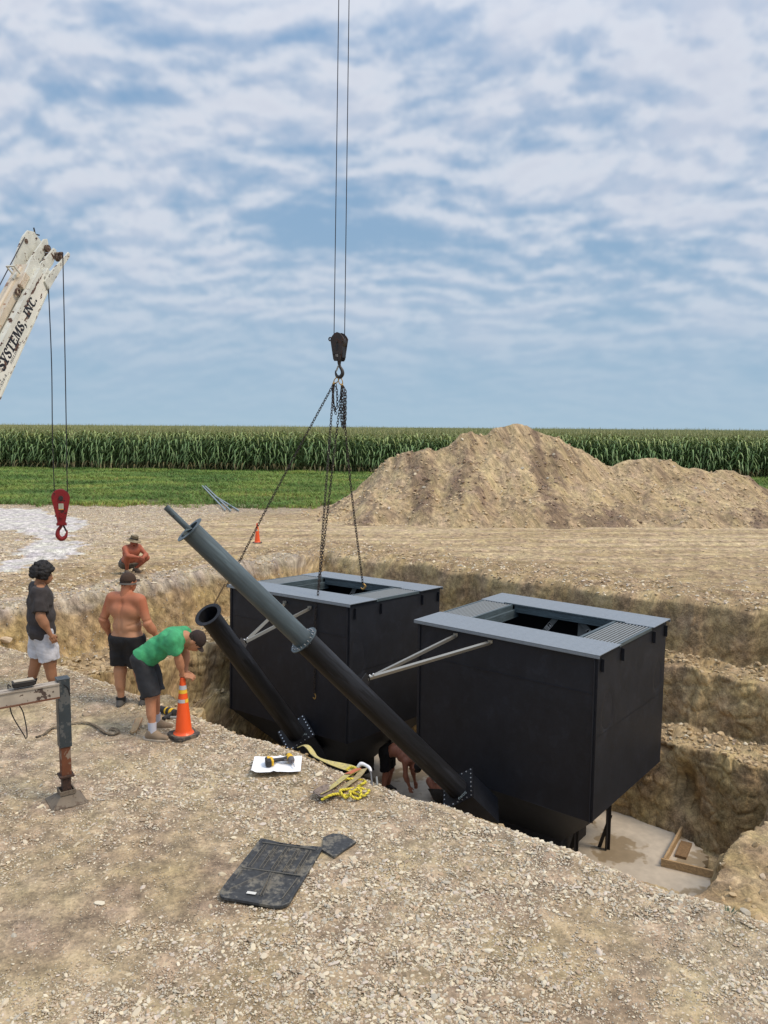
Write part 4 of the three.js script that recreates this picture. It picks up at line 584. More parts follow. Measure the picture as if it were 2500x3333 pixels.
  single('lanyard', new THREE.TubeGeometry(new THREE.CatmullRomCurve3([w(0.41, 0.10, 0), e, e.clone().add(V(0.01, -0.12, 0.01)), e.clone().add(V(0.03, -0.26, 0.02)), b1.clone().add(V(0.04, 0.03, 0)), b1.clone().add(V(0.055, 0.0, 0)), b1.clone().add(V(0.065, 0.03, 0)), e.clone().add(V(0.13, -0.24, 0.015)), e.clone().add(V(0.075, -0.15, 0.01)), e.clone().add(V(0.05, -0.06, 0.005)), w(0.37, 0.095, -0.07), w(0.38, 0.10, 0)]), 90, 0.0055, 6), std([0.012, 0.012, 0.014], 0.7), 'thin black cord loop hanging from the pouch on the beam', 'cord');
}

// ---------------------------------------------------------------- people: each body is one skin, meshed from a field of tapered bones
function surface(f, lo, hi, cell) { // naive surface nets
  const n = [0, 1, 2].map((k) => Math.ceil((hi[k] - lo[k]) / cell) + 1), [nx, ny, nz] = n, F = new Float32Array(nx * ny * nz), id = (i, j, k) => (k * ny + j) * nx + i;
  for (let k = 0; k < nz; k++) for (let j = 0; j < ny; j++) for (let i = 0; i < nx; i++) F[id(i, j, k)] = f(lo[0] + i * cell, lo[1] + j * cell, lo[2] + k * cell);
  const vert = new Int32Array(nx * ny * nz).fill(-1), pos = [], tri = [];
  const E = [[0, 1], [0, 2], [0, 4], [1, 3], [1, 5], [2, 3], [2, 6], [3, 7], [4, 5], [4, 6], [5, 7], [6, 7]];
  for (let k = 0; k + 1 < nz; k++) for (let j = 0; j + 1 < ny; j++) for (let i = 0; i + 1 < nx; i++) {
    const v = []; let m = 0; for (let c = 0; c < 8; c++) { const x = F[id(i + (c & 1), j + ((c >> 1) & 1), k + (c >> 2))]; v.push(x); if (x < 0) m++; }
    if (m === 0 || m === 8) continue;
    let x = 0, y = 0, z = 0, q = 0;
    for (const [a, b] of E) if ((v[a] < 0) !== (v[b] < 0)) { const t = v[a] / (v[a] - v[b]); x += mix(a & 1, b & 1, t); y += mix((a >> 1) & 1, (b >> 1) & 1, t); z += mix(a >> 2, b >> 2, t); q++; }
    vert[id(i, j, k)] = pos.length / 3; pos.push(lo[0] + (i + x / q) * cell, lo[1] + (j + y / q) * cell, lo[2] + (k + z / q) * cell);
  }
  const quad = (a, b, c, d, flip) => { if (a < 0 || b < 0 || c < 0 || d < 0) return; flip ? tri.push(a, c, b, a, d, c) : tri.push(a, b, c, a, c, d); };
  for (let k = 1; k + 1 < nz; k++) for (let j = 1; j + 1 < ny; j++) for (let i = 1; i + 1 < nx; i++) {
    const s = F[id(i, j, k)] < 0;
    if (s !== F[id(i + 1, j, k)] < 0) quad(vert[id(i, j - 1, k - 1)], vert[id(i, j, k - 1)], vert[id(i, j, k)], vert[id(i, j - 1, k)], !s);
    if (s !== F[id(i, j + 1, k)] < 0) quad(vert[id(i - 1, j, k - 1)], vert[id(i - 1, j, k)], vert[id(i, j, k)], vert[id(i, j, k - 1)], !s);
    if (s !== F[id(i, j, k + 1)] < 0) quad(vert[id(i - 1, j - 1, k)], vert[id(i, j - 1, k)], vert[id(i, j, k)], vert[id(i - 1, j, k)], !s);
  }
  const g = new THREE.BufferGeometry(); g.setAttribute('position', new THREE.Float32BufferAttribute(pos, 3)); g.setIndex(tri); g.computeVertexNormals(); return g;
}
const smin = (a, b, k) => { const h = Math.max(k - Math.abs(a - b), 0) / k; return Math.min(a, b) - h * h * k * 0.25; };
const vec = (a) => (a.isVector3 ? a : V(...a));
function cap(a, b, ra, rb = ra, cut = null) { // tapered bone; cut: 0..1 along it where cloth ends
  a = vec(a); b = vec(b); const dx = b.x - a.x, dy = b.y - a.y, dz = b.z - a.z, L2 = dx * dx + dy * dy + dz * dz + 1e-9, L = Math.sqrt(L2), mx = (a.x + b.x) / 2, my = (a.y + b.y) / 2, mz = (a.z + b.z) / 2, R = L / 2 + Math.max(ra, rb);
  return { mx, my, mz, R, a, b, ra, rb, d: (x, y, z) => { const t0 = ((x - a.x) * dx + (y - a.y) * dy + (z - a.z) * dz) / L2, t = t0 < 0 ? 0 : t0 > 1 ? 1 : t0; const d = Math.hypot(x - a.x - t * dx, y - a.y - t * dy, z - a.z - t * dz) - (ra + (rb - ra) * t); return cut === null ? d : Math.max(d, (t0 - cut) * L); } };
}
function ell(c, r) { c = vec(c); const R = Math.max(...r); return { mx: c.x, my: c.y, mz: c.z, R, d: (x, y, z) => { const X = (x - c.x), Y = (y - c.y), Z = (z - c.z), k0 = Math.hypot(X / r[0], Y / r[1], Z / r[2]), k1 = Math.hypot(X / r[0] ** 2, Y / r[1] ** 2, Z / r[2] ** 2); return k1 < 1e-9 ? -Math.min(...r) : k0 * (k0 - 1) / k1; } }; }
function field(bones, k) { return (x, y, z) => { let d = 1; for (const b of bones) { const far = Math.hypot(x - b.mx, y - b.my, z - b.mz) - b.R; if (far > d + k && far > 0.06) continue; const q = b.d(x, y, z); d = d === 1 ? q : smin(d, q, k); } return d; }; }
function bounds(bones, pad = 0.05) { const lo = [9, 9, 9], hi = [-9, -9, -9]; for (const b of bones) for (const p of b.a ? [b.a, b.b] : [V(b.mx, b.my, b.mz)]) { const r = (b.a ? Math.max(b.ra, b.rb) : b.R) + pad; p.toArray().forEach((v, i) => { lo[i] = Math.min(lo[i], v - r); hi[i] = Math.max(hi[i], v + r); }); } return [lo, hi]; }
function paint(g, fn) { const p = g.attributes.position, c = new Float32Array(p.count * 3); for (let i = 0; i < p.count; i++) c.set(fn(p.getX(i), p.getY(i), p.getZ(i)), 3 * i); g.setAttribute('color', new THREE.BufferAttribute(c, 3)); return g; }
function frame(g, pos, fwd, up) { const z = vec(fwd).clone().normalize(), y = vec(up).clone().addScaledVector(z, -vec(up).dot(z)).normalize(), x = y.clone().cross(z); return g.applyMatrix4(new THREE.Matrix4().makeBasis(x, y, z).setPosition(vec(pos))); }
// ---- head (facing +z, centre of the skull at 0) and hand (wrist at 0, fingers along -y, palm facing +z, thumb on +x)
const headGeo = (() => {
  const B = [ell([0, 0.025, -0.012], [0.076, 0.098, 0.096]), ell([0, -0.030, 0.022], [0.062, 0.075, 0.070]), ell([0, -0.082, 0.045], [0.038, 0.030, 0.036]), cap([0, 0.005, 0.088], [0, -0.030, 0.104], 0.009, 0.013), ell([0, -0.058, 0.083], [0.026, 0.012, 0.012]), cap([-0.04, 0.022, 0.072], [0.04, 0.022, 0.072], 0.013), ell([0.074, -0.012, -0.008], [0.010, 0.030, 0.018]), ell([-0.074, -0.012, -0.008], [0.010, 0.030, 0.018]), cap([0, -0.03, -0.03], [0, -0.16, -0.045], 0.055, 0.060)];
  const f = field(B, 0.022), eyes = [V(0.031, 0, 0.092), V(-0.031, 0, 0.092)];
  return surface((x, y, z) => { let d = f(x, y, z); for (const e of eyes) { const q = Math.hypot((x - e.x) * 0.8, y - e.y, z - e.z) - 0.014; d = -smin(-d, q, 0.012); } return d; }, [-0.11, -0.18, -0.14], [0.11, 0.15, 0.14], 0.0065);
})();
function headColour(tone) { return (x, y, z) => { let c = tone; if (z > 0.06 && Math.abs(y + 0.056) < 0.010 && Math.abs(x) < 0.026) c = [tone[0] * 0.72, tone[1] * 0.5, tone[2] * 0.5]; for (const s of [-1, 1]) { const q = Math.hypot(x - s * 0.031, (y - 0.001) * 1.7, 0); if (z > 0.055 && q < 0.014) c = q < 0.008 ? [0.02, 0.015, 0.012] : [0.45, 0.40, 0.36]; if (z > 0.055 && Math.abs(y - 0.024) < 0.006 && Math.abs(x - s * 0.032) < 0.02) c = [0.04, 0.028, 0.02]; } return c; }; }
function handGeo(curl, spread = 0.1) {
  const B = [cap([0, 0.02, 0], [0, -0.03, 0], 0.023, 0.024), cap([-0.026, -0.035, 0], [-0.024, -0.080, 0.004], 0.015, 0.013), cap([0.026, -0.030, 0], [0.026, -0.085, 0.004], 0.016, 0.013), cap([0, -0.03, 0], [0.002, -0.085, 0.004], 0.018, 0.014)];
  [[0.027, 0.074, 1], [0.009, 0.083, 0.4], [-0.009, 0.077, -0.4], [-0.026, 0.060, -1]].forEach(([x, L, s]) => { let p = V(x, -0.085, 0.004), a = curl * 0.55; for (let k = 0; k < 3; k++) { const l = L * [0.45, 0.31, 0.24][k], q = p.clone().add(V(Math.sin(spread * s) * l, -Math.cos(a) * l, Math.sin(a) * l)); B.push(cap(p, q, 0.0098 - 0.0008 * k, 0.0092 - 0.0010 * k)); p = q; a += curl; } });
  let p = V(0.030, -0.028, 0.006); B.push(cap([0.015, -0.01, 0.002], p, 0.016, 0.015)); for (const [dx, dy, dz] of [[0.020, -0.030, 0.010 + 0.012 * curl], [0.006 - 0.012 * curl, -0.026, 0.010 + 0.012 * curl]]) { const q = p.clone().add(V(dx, dy, dz)); B.push(cap(p, q, 0.0125, 0.0100)); p = q; }
  return surface(field(B, 0.007), [-0.075, -0.20, -0.05], [0.085, 0.06, 0.12], 0.005);
}
const shoeGeo = (() => { const B = [cap([0, -0.042, -0.055], [0, -0.046, 0.06], 0.040, 0.044), cap([0.008, -0.052, 0.07], [-0.004, -0.056, 0.165], 0.040, 0.032), cap([0, 0.0, -0.02], [0, -0.02, 0.05], 0.047, 0.036)], f = field(B, 0.03); return surface((x, y, z) => { let d = f(x, y, z); d = Math.max(d, -0.088 - y); return Math.max(d, y - 0.025); }, [-0.08, -0.11, -0.13], [0.08, 0.06, 0.23], 0.007); })();
const soleGeo = (() => { const s = new THREE.Shape(); [[0, -0.105], [0.038, -0.095], [0.045, -0.02], [0.052, 0.09], [0.04, 0.165], [0.01, 0.205], [-0.03, 0.175], [-0.047, 0.09], [-0.042, -0.02], [-0.036, -0.095]].forEach(([x, y], i) => i ? s.lineTo(x, y) : s.moveTo(x, y)); return new THREE.ExtrudeGeometry(s, { depth: 0.016, bevelEnabled: true, bevelSize: 0.004, bevelThickness: 0.003, bevelSegments: 1 }).rotateX(Math.PI / 2).translate(0, -0.074, 0); })();
const skinMat = new THREE.MeshPhysicalMaterial({ vertexColors: true, roughness: 0.55, specularIntensity: 0.5, sheen: 0.15 });
const cloth = (c, sd = 3, rough = 0.92) => std([1, 1, 1], rough, { map: tex(128, (u, v) => { const k = 1 + 0.10 * tnoise(u, v, 6, sd, 4, 0.6) + 0.05 * tnoise(u, v, 64, sd + 1, 1); return c.map((x) => x * k); }), bumpMap: null });
function withUV(g) { const p = g.attributes.position, uv = new Float32Array(p.count * 2); for (let i = 0; i < p.count; i++) { uv[2 * i] = (p.getX(i) + p.getZ(i) * 0.7) * 2.5; uv[2 * i + 1] = (p.getY(i) + 0.3 * p.getZ(i)) * 2.5; } g.setAttribute('uv', new THREE.BufferAttribute(uv, 2)); return g; }
const wrinkle = (x, y, z, a = 0.006, f = 11) => a * (noise(x * f, y * f * 0.8, z * f) + 0.5 * noise(x * f * 2.3, y * f * 1.7, z * f * 2.3));
function person(o) {
  const J = Object.fromEntries(Object.entries(o.J).map(([k, v]) => [k, V(...v)])), b = o.build ?? 1, g = thing('person', o.label, 'person', o.at, o.turn);
  const lat = J.shL.clone().sub(J.shR).normalize(), latH = J.hipL.clone().sub(J.hipR).normalize(), pel = J.hipL.clone().lerp(J.hipR, 0.5), spine = J.chest.clone().sub(pel).normalize(), front = lat.clone().cross(spine).normalize(), waist = J.waist ?? pel.clone().lerp(J.chest, 0.48);
  const L = (c, k) => [c.clone().addScaledVector(lat, k), c.clone().addScaledVector(lat, -k)];
  const top = J.shL.clone().lerp(J.shR, 0.5);
  const torso = [cap(...L(pel.clone().addScaledVector(spine, 0.03), 0.075 * b), 0.105 * b), cap(...L(waist, 0.06 * b), 0.108 * b * (o.belly ?? 1)), cap(...L(J.chest, 0.085 * b), 0.112 * b), cap(pel, waist, 0.115 * b), cap(waist, J.chest, 0.115 * b), cap(J.shL.clone().lerp(J.shR, 0.12), J.shR.clone().lerp(J.shL, 0.12), 0.070 * b), cap(...L(J.chest.clone().addScaledVector(spine, 0.07).addScaledVector(front, 0.03), 0.07), 0.085 * b)];
  if (o.belly > 1) torso.push(ell(waist.clone().addScaledVector(front, 0.05).addScaledVector(spine, -0.03), [0.15 * b, 0.14, 0.13]));
  for (const h of [J.hipL, J.hipR]) torso.push(cap(h.clone().addScaledVector(front, -0.035), h.clone().addScaledVector(front, -0.03).addScaledVector(spine, -0.03), 0.090 * b, 0.085 * b));
  const neck = [cap(top.clone().addScaledVector(spine, 0.0), J.neck, 0.060 * b, 0.052), cap(J.neck, J.head.clone().lerp(J.neck, 0.35), 0.052, 0.052), cap(J.shL.clone().lerp(J.neck, 0.35), J.neck, 0.050 * b, 0.040), cap(J.shR.clone().lerp(J.neck, 0.35), J.neck, 0.050 * b, 0.040)];
  const bl = o.limb ?? (0.5 + 0.5 * b), limbs = [];
  for (const s of ['L', 'R']) { limbs.push(cap(J['sh' + s], J['el' + s], 0.060 * bl, 0.043 * bl), cap(J['el' + s], J['el' + s].clone().lerp(J['wr' + s], 0.35), 0.042 * bl, 0.042 * bl), cap(J['el' + s].clone().lerp(J['wr' + s], 0.3), J['wr' + s], 0.042 * bl, 0.026)); }
  const legs = []; for (const s of ['L', 'R']) { const k = J['kn' + s], a = J['an' + s], h = J['hip' + s], sh = a.clone().sub(k).normalize(), bk = k.clone().sub(h).normalize().sub(sh).multiplyScalar(-0.5), back = front.clone().addScaledVector(sh, -front.dot(sh)).normalize().multiplyScalar(-1); legs.push(cap(h, k, 0.092 * bl, 0.058 * bl), cap(k, a, 0.056 * bl, 0.038), cap(k.clone().lerp(a, 0.16).addScaledVector(back, 0.014), k.clone().lerp(a, 0.5).addScaledVector(back, 0.014), 0.050 * bl, 0.046 * bl), ell(k.clone(), [0.056 * bl, 0.058 * bl, 0.058 * bl])); }
  const all = [...torso, ...neck, ...limbs, ...legs], f = field(all, 0.045), [lo, hi] = bounds(all), tone = o.tone;
  const body = paint(surface(o.detail ? (x, y, z) => f(x, y, z) + o.detail(x, y, z) : f, lo, hi, o.cell ?? 0.0115), o.skin ? (x, y, z) => o.skin(x, y, z, tone) : (x, y, z) => { const k = 1 + 0.12 * noise(x * 9, y * 9, z * 9) + 0.08 * noise(x * 31, y * 31, z * 31); return tone.map((c) => c * k); });
  const pieces = [body], hx = J.headFwd ?? V(0, 0, 1), hu = J.headUp ?? V(0, 1, 0);
  pieces.push(frame(paint(headGeo.clone(), headColour(o.face ?? tone)).scale(1.04, 1.04, 1.04), J.head, hx, hu));
  for (const s of ['L', 'R']) { const dir = (J['hd' + s] ?? J['wr' + s].clone().sub(J['el' + s])).clone().normalize(), pn = J['palm' + s] ?? lat.clone().multiplyScalar(s === 'L' ? -1 : 1); const h = handGeo(o['curl' + s] ?? o.curl ?? 0.5); if (s === 'R') { h.scale(-1, 1, 1); const ix = h.index.array; for (let i = 0; i < ix.length; i += 3) [ix[i], ix[i + 1]] = [ix[i + 1], ix[i]]; h.computeVertexNormals(); } pieces.push(frame(paint(h, () => o.hand ?? tone), J['wr' + s], pn, dir.clone().negate())); }
  pieces.forEach((p) => { p.deleteAttribute('uv'); });
  part('body', mergeGeometries(pieces), skinMat, g);
  if (o.shirt) {
    const e = o.shirt.hemN ? 0.030 : 0.020, arms = ['L', 'R'].map((s) => cap(J['sh' + s], J['el' + s], 0.060 * bl + e + 0.010, 0.052 * bl + e + 0.016, o.shirt.sleeve ?? 0.72)), T = torso.map((q) => ({ ...q, R: q.R + e, d: (x, y, z) => q.d(x, y, z) - e })), yoke = ['L', 'R'].map((s) => cap(J['sh' + s].clone().lerp(top, 0.3), J.neck.clone().lerp(top, 0.55), 0.056 * b + e * 0.8, 0.045 * b + e));
    const drape = [cap(...L(pel.clone().addScaledVector(spine, 0.0), 0.085 * b), 0.118 * b + e), cap(...L(waist, 0.08 * b), 0.115 * b + e)]; if (!o.shirt.hemN) T.push(...drape); const hem = pel.clone().addScaledVector(spine, o.shirt.hem ?? -0.06), nk = J.neck.clone().addScaledVector(spine, 0.022 + (o.shirt.collar ?? 0)), nd = J.neck.clone().sub(top).normalize().addScaledVector(front, -0.25).normalize(), sf = field([...T, ...yoke, ...arms], 0.05), [l2, h2] = bounds([...torso.map((q) => ({ ...q })), ...arms], 0.08);
    const hemN = o.shirt.hemN ?? spine;
    part('shirt', withUV(surface((x, y, z) => { let d = sf(x, y, z) + wrinkle(x, y, z, 0.016, 9); d = Math.max(d, -((x - hem.x) * hemN.x + (y - hem.y) * hemN.y + (z - hem.z) * hemN.z)); return Math.max(d, (x - nk.x) * nd.x + (y - nk.y) * nd.y + (z - nk.z) * nd.z); }, l2, h2, 0.011)), o.shirt.mat, g);
  }
  if (o.shorts) {
    const e = 0.016, fl = o.shorts.flare ?? 0.05, cut = o.shorts.cut ?? 0.82, T = [torso[0], torso[3], torso[torso.length - 1], torso[torso.length - 2]].map((q) => ({ ...q, R: q.R + e, d: (x, y, z) => q.d(x, y, z) - e }));
    const th = ['L', 'R'].map((s) => cap(J['hip' + s], J['kn' + s], 0.100 * bl + e, 0.072 * bl + fl, cut)), sf = field([...T, ...th], 0.05), wp = pel.clone().addScaledVector(spine, o.shorts.waist ?? 0.12), [l2, h2] = bounds([torso[0], torso[3], ...torso.slice(-2), ...th], 0.07);
    const sh = part('shorts', withUV(surface((x, y, z) => Math.max(sf(x, y, z) + wrinkle(x, y, z, 0.016, 8), (x - wp.x) * spine.x + (y - wp.y) * spine.y + (z - wp.z) * spine.z), l2, h2, 0.011)), o.shorts.mat, g);
  }
  ['L', 'R'].forEach((s) => {
    const a = J['an' + s], toe = J['toe' + s] ?? V(0, 0, 1), up = J['soleUp' + s] ?? V(0, 1, 0);
    part('shoe', withUV(frame(shoeGeo.clone(), a, toe, up)), o.shoe, g); part('sole', frame(soleGeo.clone(), a, toe, up), o.sole ?? o.shoe, g);
    if (o.sock) { const k = J['kn' + s], top2 = a.clone().lerp(k, o.sock.h); part('sock', rod(a.clone().lerp(k, -0.02), top2, 0.048 * bl, 0.054 * bl, 16), o.sock.mat, g); }
  });
  const onHead = (name, geo, mat) => part(name, frame(geo, J.head, hx, hu), mat, g);
  o.extra?.(g, onHead, J); return g;
}
function shortHair(len = 1) { const r = rng(41), B = [ell([0, 0.030, -0.016], [0.083, 0.103, 0.100])]; const f = field(B, 0.02); return withUV(surface((x, y, z) => { let d = f(x, y, z) + 0.007 * noise(x * 55, y * 38, z * 55); d = Math.max(d, z * 0.75 - y * 0.55 - 0.030); return Math.max(d, -0.055 * len - y + (z > 0 ? z * 0.5 : 0)); }, [-0.11, -0.12, -0.14], [0.11, 0.16, 0.13], 0.006)); }
function curlyHair() { const r = rng(42), B = []; for (let i = 0; i < 230; i++) { const u = r() * 2 - 1, a = r() * 6.283, s = Math.sqrt(1 - u * u), y = u, x = s * Math.cos(a), z = s * Math.sin(a); if (y < -0.42 || (z > 0.45 && y < 0.30)) continue; const R = 1 + 0.12 * r(); B.push(ell([x * 0.100 * R, 0.035 + y * 0.110 * R, -0.022 + z * 0.108 * R], [0.022 + 0.010 * r(), 0.022 + 0.010 * r(), 0.022 + 0.010 * r()])); } B.push(ell([0, 0.04, -0.02], [0.095, 0.105, 0.10])); const f = field(B, 0.008); return withUV(surface((x, y, z) => Math.max(f(x, y, z) + 0.005 * noise(x * 70, y * 70, z * 70), z > 0.02 ? z * 0.9 - y * 1.2 - 0.075 : -1), [-0.17, -0.10, -0.18], [0.17, 0.21, 0.16], 0.006)); }
function capGeo(brim = 1) { const dome = new THREE.SphereGeometry(1, 28, 14, 0, 6.2832, 0, 1.62).scale(0.090, 0.098, 0.106).translate(0, 0.040, -0.012); const s = new THREE.Shape(); s.absellipse(0, 0, 0.075, 0.075, 0, Math.PI, false); const b = new THREE.ExtrudeGeometry(s, { depth: 0.004, bevelEnabled: false, curveSegments: 20 }); b.rotateX(Math.PI / 2); const p = b.attributes.position; for (let i = 0; i < p.count; i++) p.setY(i, p.getY(i) - 3.2 * p.getX(i) ** 2); b.translate(0, 0.042, 0.078); b.rotateY(brim > 0 ? 0 : Math.PI); return join([dome, b]); }
const lineBand = (r, y, h, mat, onHead) => onHead('band', new THREE.LatheGeometry([[r, -h], [r + 0.002, h]].map((q) => new THREE.Vector2(...q)), 28).scale(1, 1, 1.16).translate(0, y, -0.012), mat);

// 1. curly-haired man in a charcoal shirt, watching from the left
person({
  label: 'curly black haired person in charcoal T-shirt and pale shorts standing at left', at: [-4.52, 0, -10.36], turn: 2.05, build: 1.15, limb: 1.24, tone: [0.33, 0.165, 0.092], curl: 0.75,
  J: { hipL: [0.10, 0.90, -0.01], hipR: [-0.10, 0.90, 0.01], knL: [0.12, 0.49, -0.06], knR: [-0.12, 0.49, 0.07], anL: [0.14, 0.088, -0.17], anR: [-0.13, 0.088, 0.12], chest: [0, 1.29, -0.01], shL: [0.20, 1.435, -0.02], shR: [-0.20, 1.435, -0.02], neck: [0, 1.485, 0.0], head: [0, 1.625, 0.045], headFwd: [0, -0.16, 1], elL: [0.27, 1.13, -0.04], wrL: [0.28, 0.88, 0.04], elR: [-0.275, 1.13, -0.03], wrR: [-0.30, 0.89, 0.08], toeL: [0.2, 0, 1], toeR: [-0.25, 0, 1] },
  shirt: { mat: cloth([0.225, 0.212, 0.215], 11), hem: -0.10, sleeve: 0.80 }, shorts: { mat: cloth([0.735, 0.745, 0.775], 12), cut: 0.95, flare: 0.040, waist: 0.05 }, shoe: std([0.03, 0.028, 0.028], 0.8), sole: std([0.02, 0.02, 0.02], 0.8), sock: { h: 0.33, mat: std([0.012, 0.012, 0.013], 0.95) },
  extra: (g, on) => on('hair', curlyHair().scale(1.13, 1.12, 1.14), std([0.008, 0.007, 0.007], 0.75)),
});
// 2. shirtless man seen from behind
person({
  label: 'shirtless person in black shorts and brown cap standing with back turned', at: [-3.25, 0, -9.93], turn: 2.83, build: 1.14, limb: 1.18, belly: 1, tone: [0.42, 0.205, 0.115], face: [0.38, 0.155, 0.085], hand: [0.40, 0.18, 0.10], curl: 0.55,
  detail: (x, y, z) => { if (z > 0 || y < 0.98 || y > 1.46) return 0; const ax = Math.abs(x), e = sm(0.98, 1.05, y) * sm(1.46, 1.38, y); return e * (0.016 * Math.exp(-((x / 0.022) ** 2)) - 0.010 * Math.exp(-(((ax - 0.095) / 0.05) ** 2) - ((y - 1.31) / 0.07) ** 2) + 0.012 * Math.exp(-(((y - 1.10 - 0.30 * (ax - 0.1)) / 0.014) ** 2)) * sm(0.06, 0.11, ax) + 0.008 * Math.exp(-(((y - 1.03 + 0.2 * (ax - 0.1)) / 0.012) ** 2)) * sm(0.09, 0.13, ax)); },
  skin: (x, y, z, t) => { const burn = sm(1.12, 1.42, y + 0.03 * noise(x * 6, y * 6, z * 6)) * 0.8 + (Math.abs(x) > 0.24 ? 0.45 : 0), n = 1 + 0.08 * noise(x * 8, y * 8, z * 8); return mix3([0.45, 0.23, 0.13], [0.42, 0.145, 0.075], clamp(burn)).map((c) => c * n); },
  J: { hipL: [0.10, 0.90, 0], hipR: [-0.10, 0.90, 0], knL: [0.12, 0.48, 0.0], knR: [-0.13, 0.48, 0.06], anL: [0.10, 0.088, -0.03], anR: [-0.17, 0.088, 0.10], chest: [0, 1.27, 0], shL: [0.215, 1.415, -0.01], shR: [-0.215, 1.415, -0.01], neck: [0, 1.47, 0.01], head: [-0.01, 1.615, 0.04], headFwd: [-0.35, -0.10, 1], elL: [0.315, 1.14, -0.05], wrL: [0.30, 0.90, 0.05], elR: [-0.315, 1.13, -0.02], wrR: [-0.385, 0.91, 0.11], toeL: [0.25, 0, 1], toeR: [-0.3, 0, 1] },
  shorts: { mat: cloth([0.075, 0.078, 0.095], 13, 0.8), cut: 0.83, flare: 0.045, waist: 0.06 }, shoe: std([0.085, 0.082, 0.075], 0.85), sole: std([0.10, 0.10, 0.09], 0.85), sock: { h: 0.12, mat: std([0.012, 0.012, 0.013], 0.95) },
  extra: (g, on) => { on('hair', shortHair(1), std([0.035, 0.020, 0.013], 0.85)); on('cap', capGeo(1), cloth([0.235, 0.175, 0.135], 14)); lineBand(0.0915, -0.002, 0.011, std([0.16, 0.15, 0.14], 0.6), on); },
});
// 3. bending over the near cone
person({
  label: 'person in green T-shirt bending over with both hands on an orange cone', at: [-2.755, 0, -9.06], turn: 1.5, build: 0.84, tone: [0.43, 0.205, 0.115], curlL: 0.75, curlR: 0.75,
  J: { hipL: [0.09, 0.91, -0.02], hipR: [-0.09, 0.91, -0.02], waist: [0, 1.02, 0.13], knL: [0.10, 0.49, 0.06], knR: [-0.11, 0.49, 0.09], anL: [0.16, 0.088, 0.05], anR: [-0.17, 0.088, 0.12], chest: [0, 1.135, 0.29], shL: [0.165, 1.165, 0.385], shR: [-0.165, 1.165, 0.385], neck: [0, 1.18, 0.465], head: [0, 1.13, 0.585], headFwd: [0, -1, 0.42], headUp: [0, 0.45, 1], elL: [0.12, 0.94, 0.43], wrL: [0.055, 0.735, 0.45], elR: [-0.12, 0.94, 0.43], wrR: [-0.055, 0.735, 0.45], hdL: [-0.35, -0.45, 0.75], hdR: [0.35, -0.45, 0.75], palmL: [-0.5, -0.85, -0.2], palmR: [0.5, -0.85, -0.2], toeL: [0.15, 0, 1], toeR: [-0.12, 0, 1] },
  shirt: { mat: cloth([0.25, 0.60, 0.405], 15), hem: 0.02, sleeve: 0.60, hemN: V(0, 0.75, 0.66) }, shorts: { mat: cloth([0.15, 0.16, 0.18], 16, 0.75), cut: 0.98, flare: 0.050, waist: 0.05 }, shoe: std([0.26, 0.195, 0.13], 0.9), sole: std([0.42, 0.36, 0.28], 0.85), sock: { h: 0.27, mat: std([0.44, 0.46, 0.52], 0.95) },
  extra: (g, on) => { on('hair', shortHair(1), std([0.030, 0.017, 0.011], 0.85)); on('cap', capGeo(1), cloth([0.185, 0.14, 0.125], 17)); },
});
// 4. squatting on the far side, 6. squatting under the auger in the pit
const squat = { hipL: [0.09, 0.235, -0.10], hipR: [-0.09, 0.235, -0.10], knL: [0.33, 0.36, 0.20], knR: [-0.20, 0.46, 0.22], anL: [0.13, 0.095, 0.02], anR: [-0.12, 0.088, 0.04], chest: [0, 0.515, 0.06], shL: [0.195, 0.635, 0.10], shR: [-0.195, 0.635, 0.10], neck: [0, 0.685, 0.13], head: [0.01, 0.805, 0.19], headFwd: [0.3, -0.25, 1], elL: [0.27, 0.455, 0.28], wrL: [0.06, 0.40, 0.43], elR: [-0.235, 0.485, 0.30], wrR: [-0.02, 0.44, 0.45], toeL: [0.3, 0, 1], toeR: [-0.25, 0, 1] };
person({
  label: 'shirtless person in sun hat squatting beyond the pit', at: [-6.17, 0.02, -19.2], turn: 0.85, build: 1.12, tone: [0.37, 0.115, 0.066], face: [0.34, 0.105, 0.06], curl: 0.7, J: squat,
  shorts: { mat: cloth([0.385, 0.365, 0.33], 18), cut: 0.97, flare: 0.035, waist: 0.10 }, shoe: std([0.16, 0.13, 0.10], 0.9),
  extra: (g, on) => { on('beard', new THREE.SphereGeometry(1, 18, 12).scale(0.050, 0.040, 0.046).translate(0, -0.078, 0.040), std([0.030, 0.018, 0.012], 0.9)); on('hair', shortHair(1), std([0.030, 0.018, 0.012], 0.85));
    on('sun_hat', new THREE.LatheGeometry([[0.165, 0.008], [0.15, 0.020], [0.098, 0.050], [0.094, 0.062], [0.086, 0.128], [0.070, 0.142], [0, 0.146]].map((q) => new THREE.Vector2(...q)), 32).scale(1, 1, 1.08).translate(0, 0, -0.01), std([1, 1, 1], 0.92, { side: THREE.DoubleSide, map: tex(128, (u, v) => { const a = tnoise(u, v, 6, 31, 3); return a > 0.12 ? [0.36, 0.32, 0.24] : a < -0.16 ? [0.56, 0.52, 0.43] : [0.47, 0.43, 0.35]; }) }));
    on('band', new THREE.LatheGeometry([[0.097, 0.058], [0.094, 0.084]].map((q) => new THREE.Vector2(...q)), 28).scale(1, 1, 1.08).translate(0, 0, -0.01), std([0.015, 0.013, 0.012], 0.4)); },
});
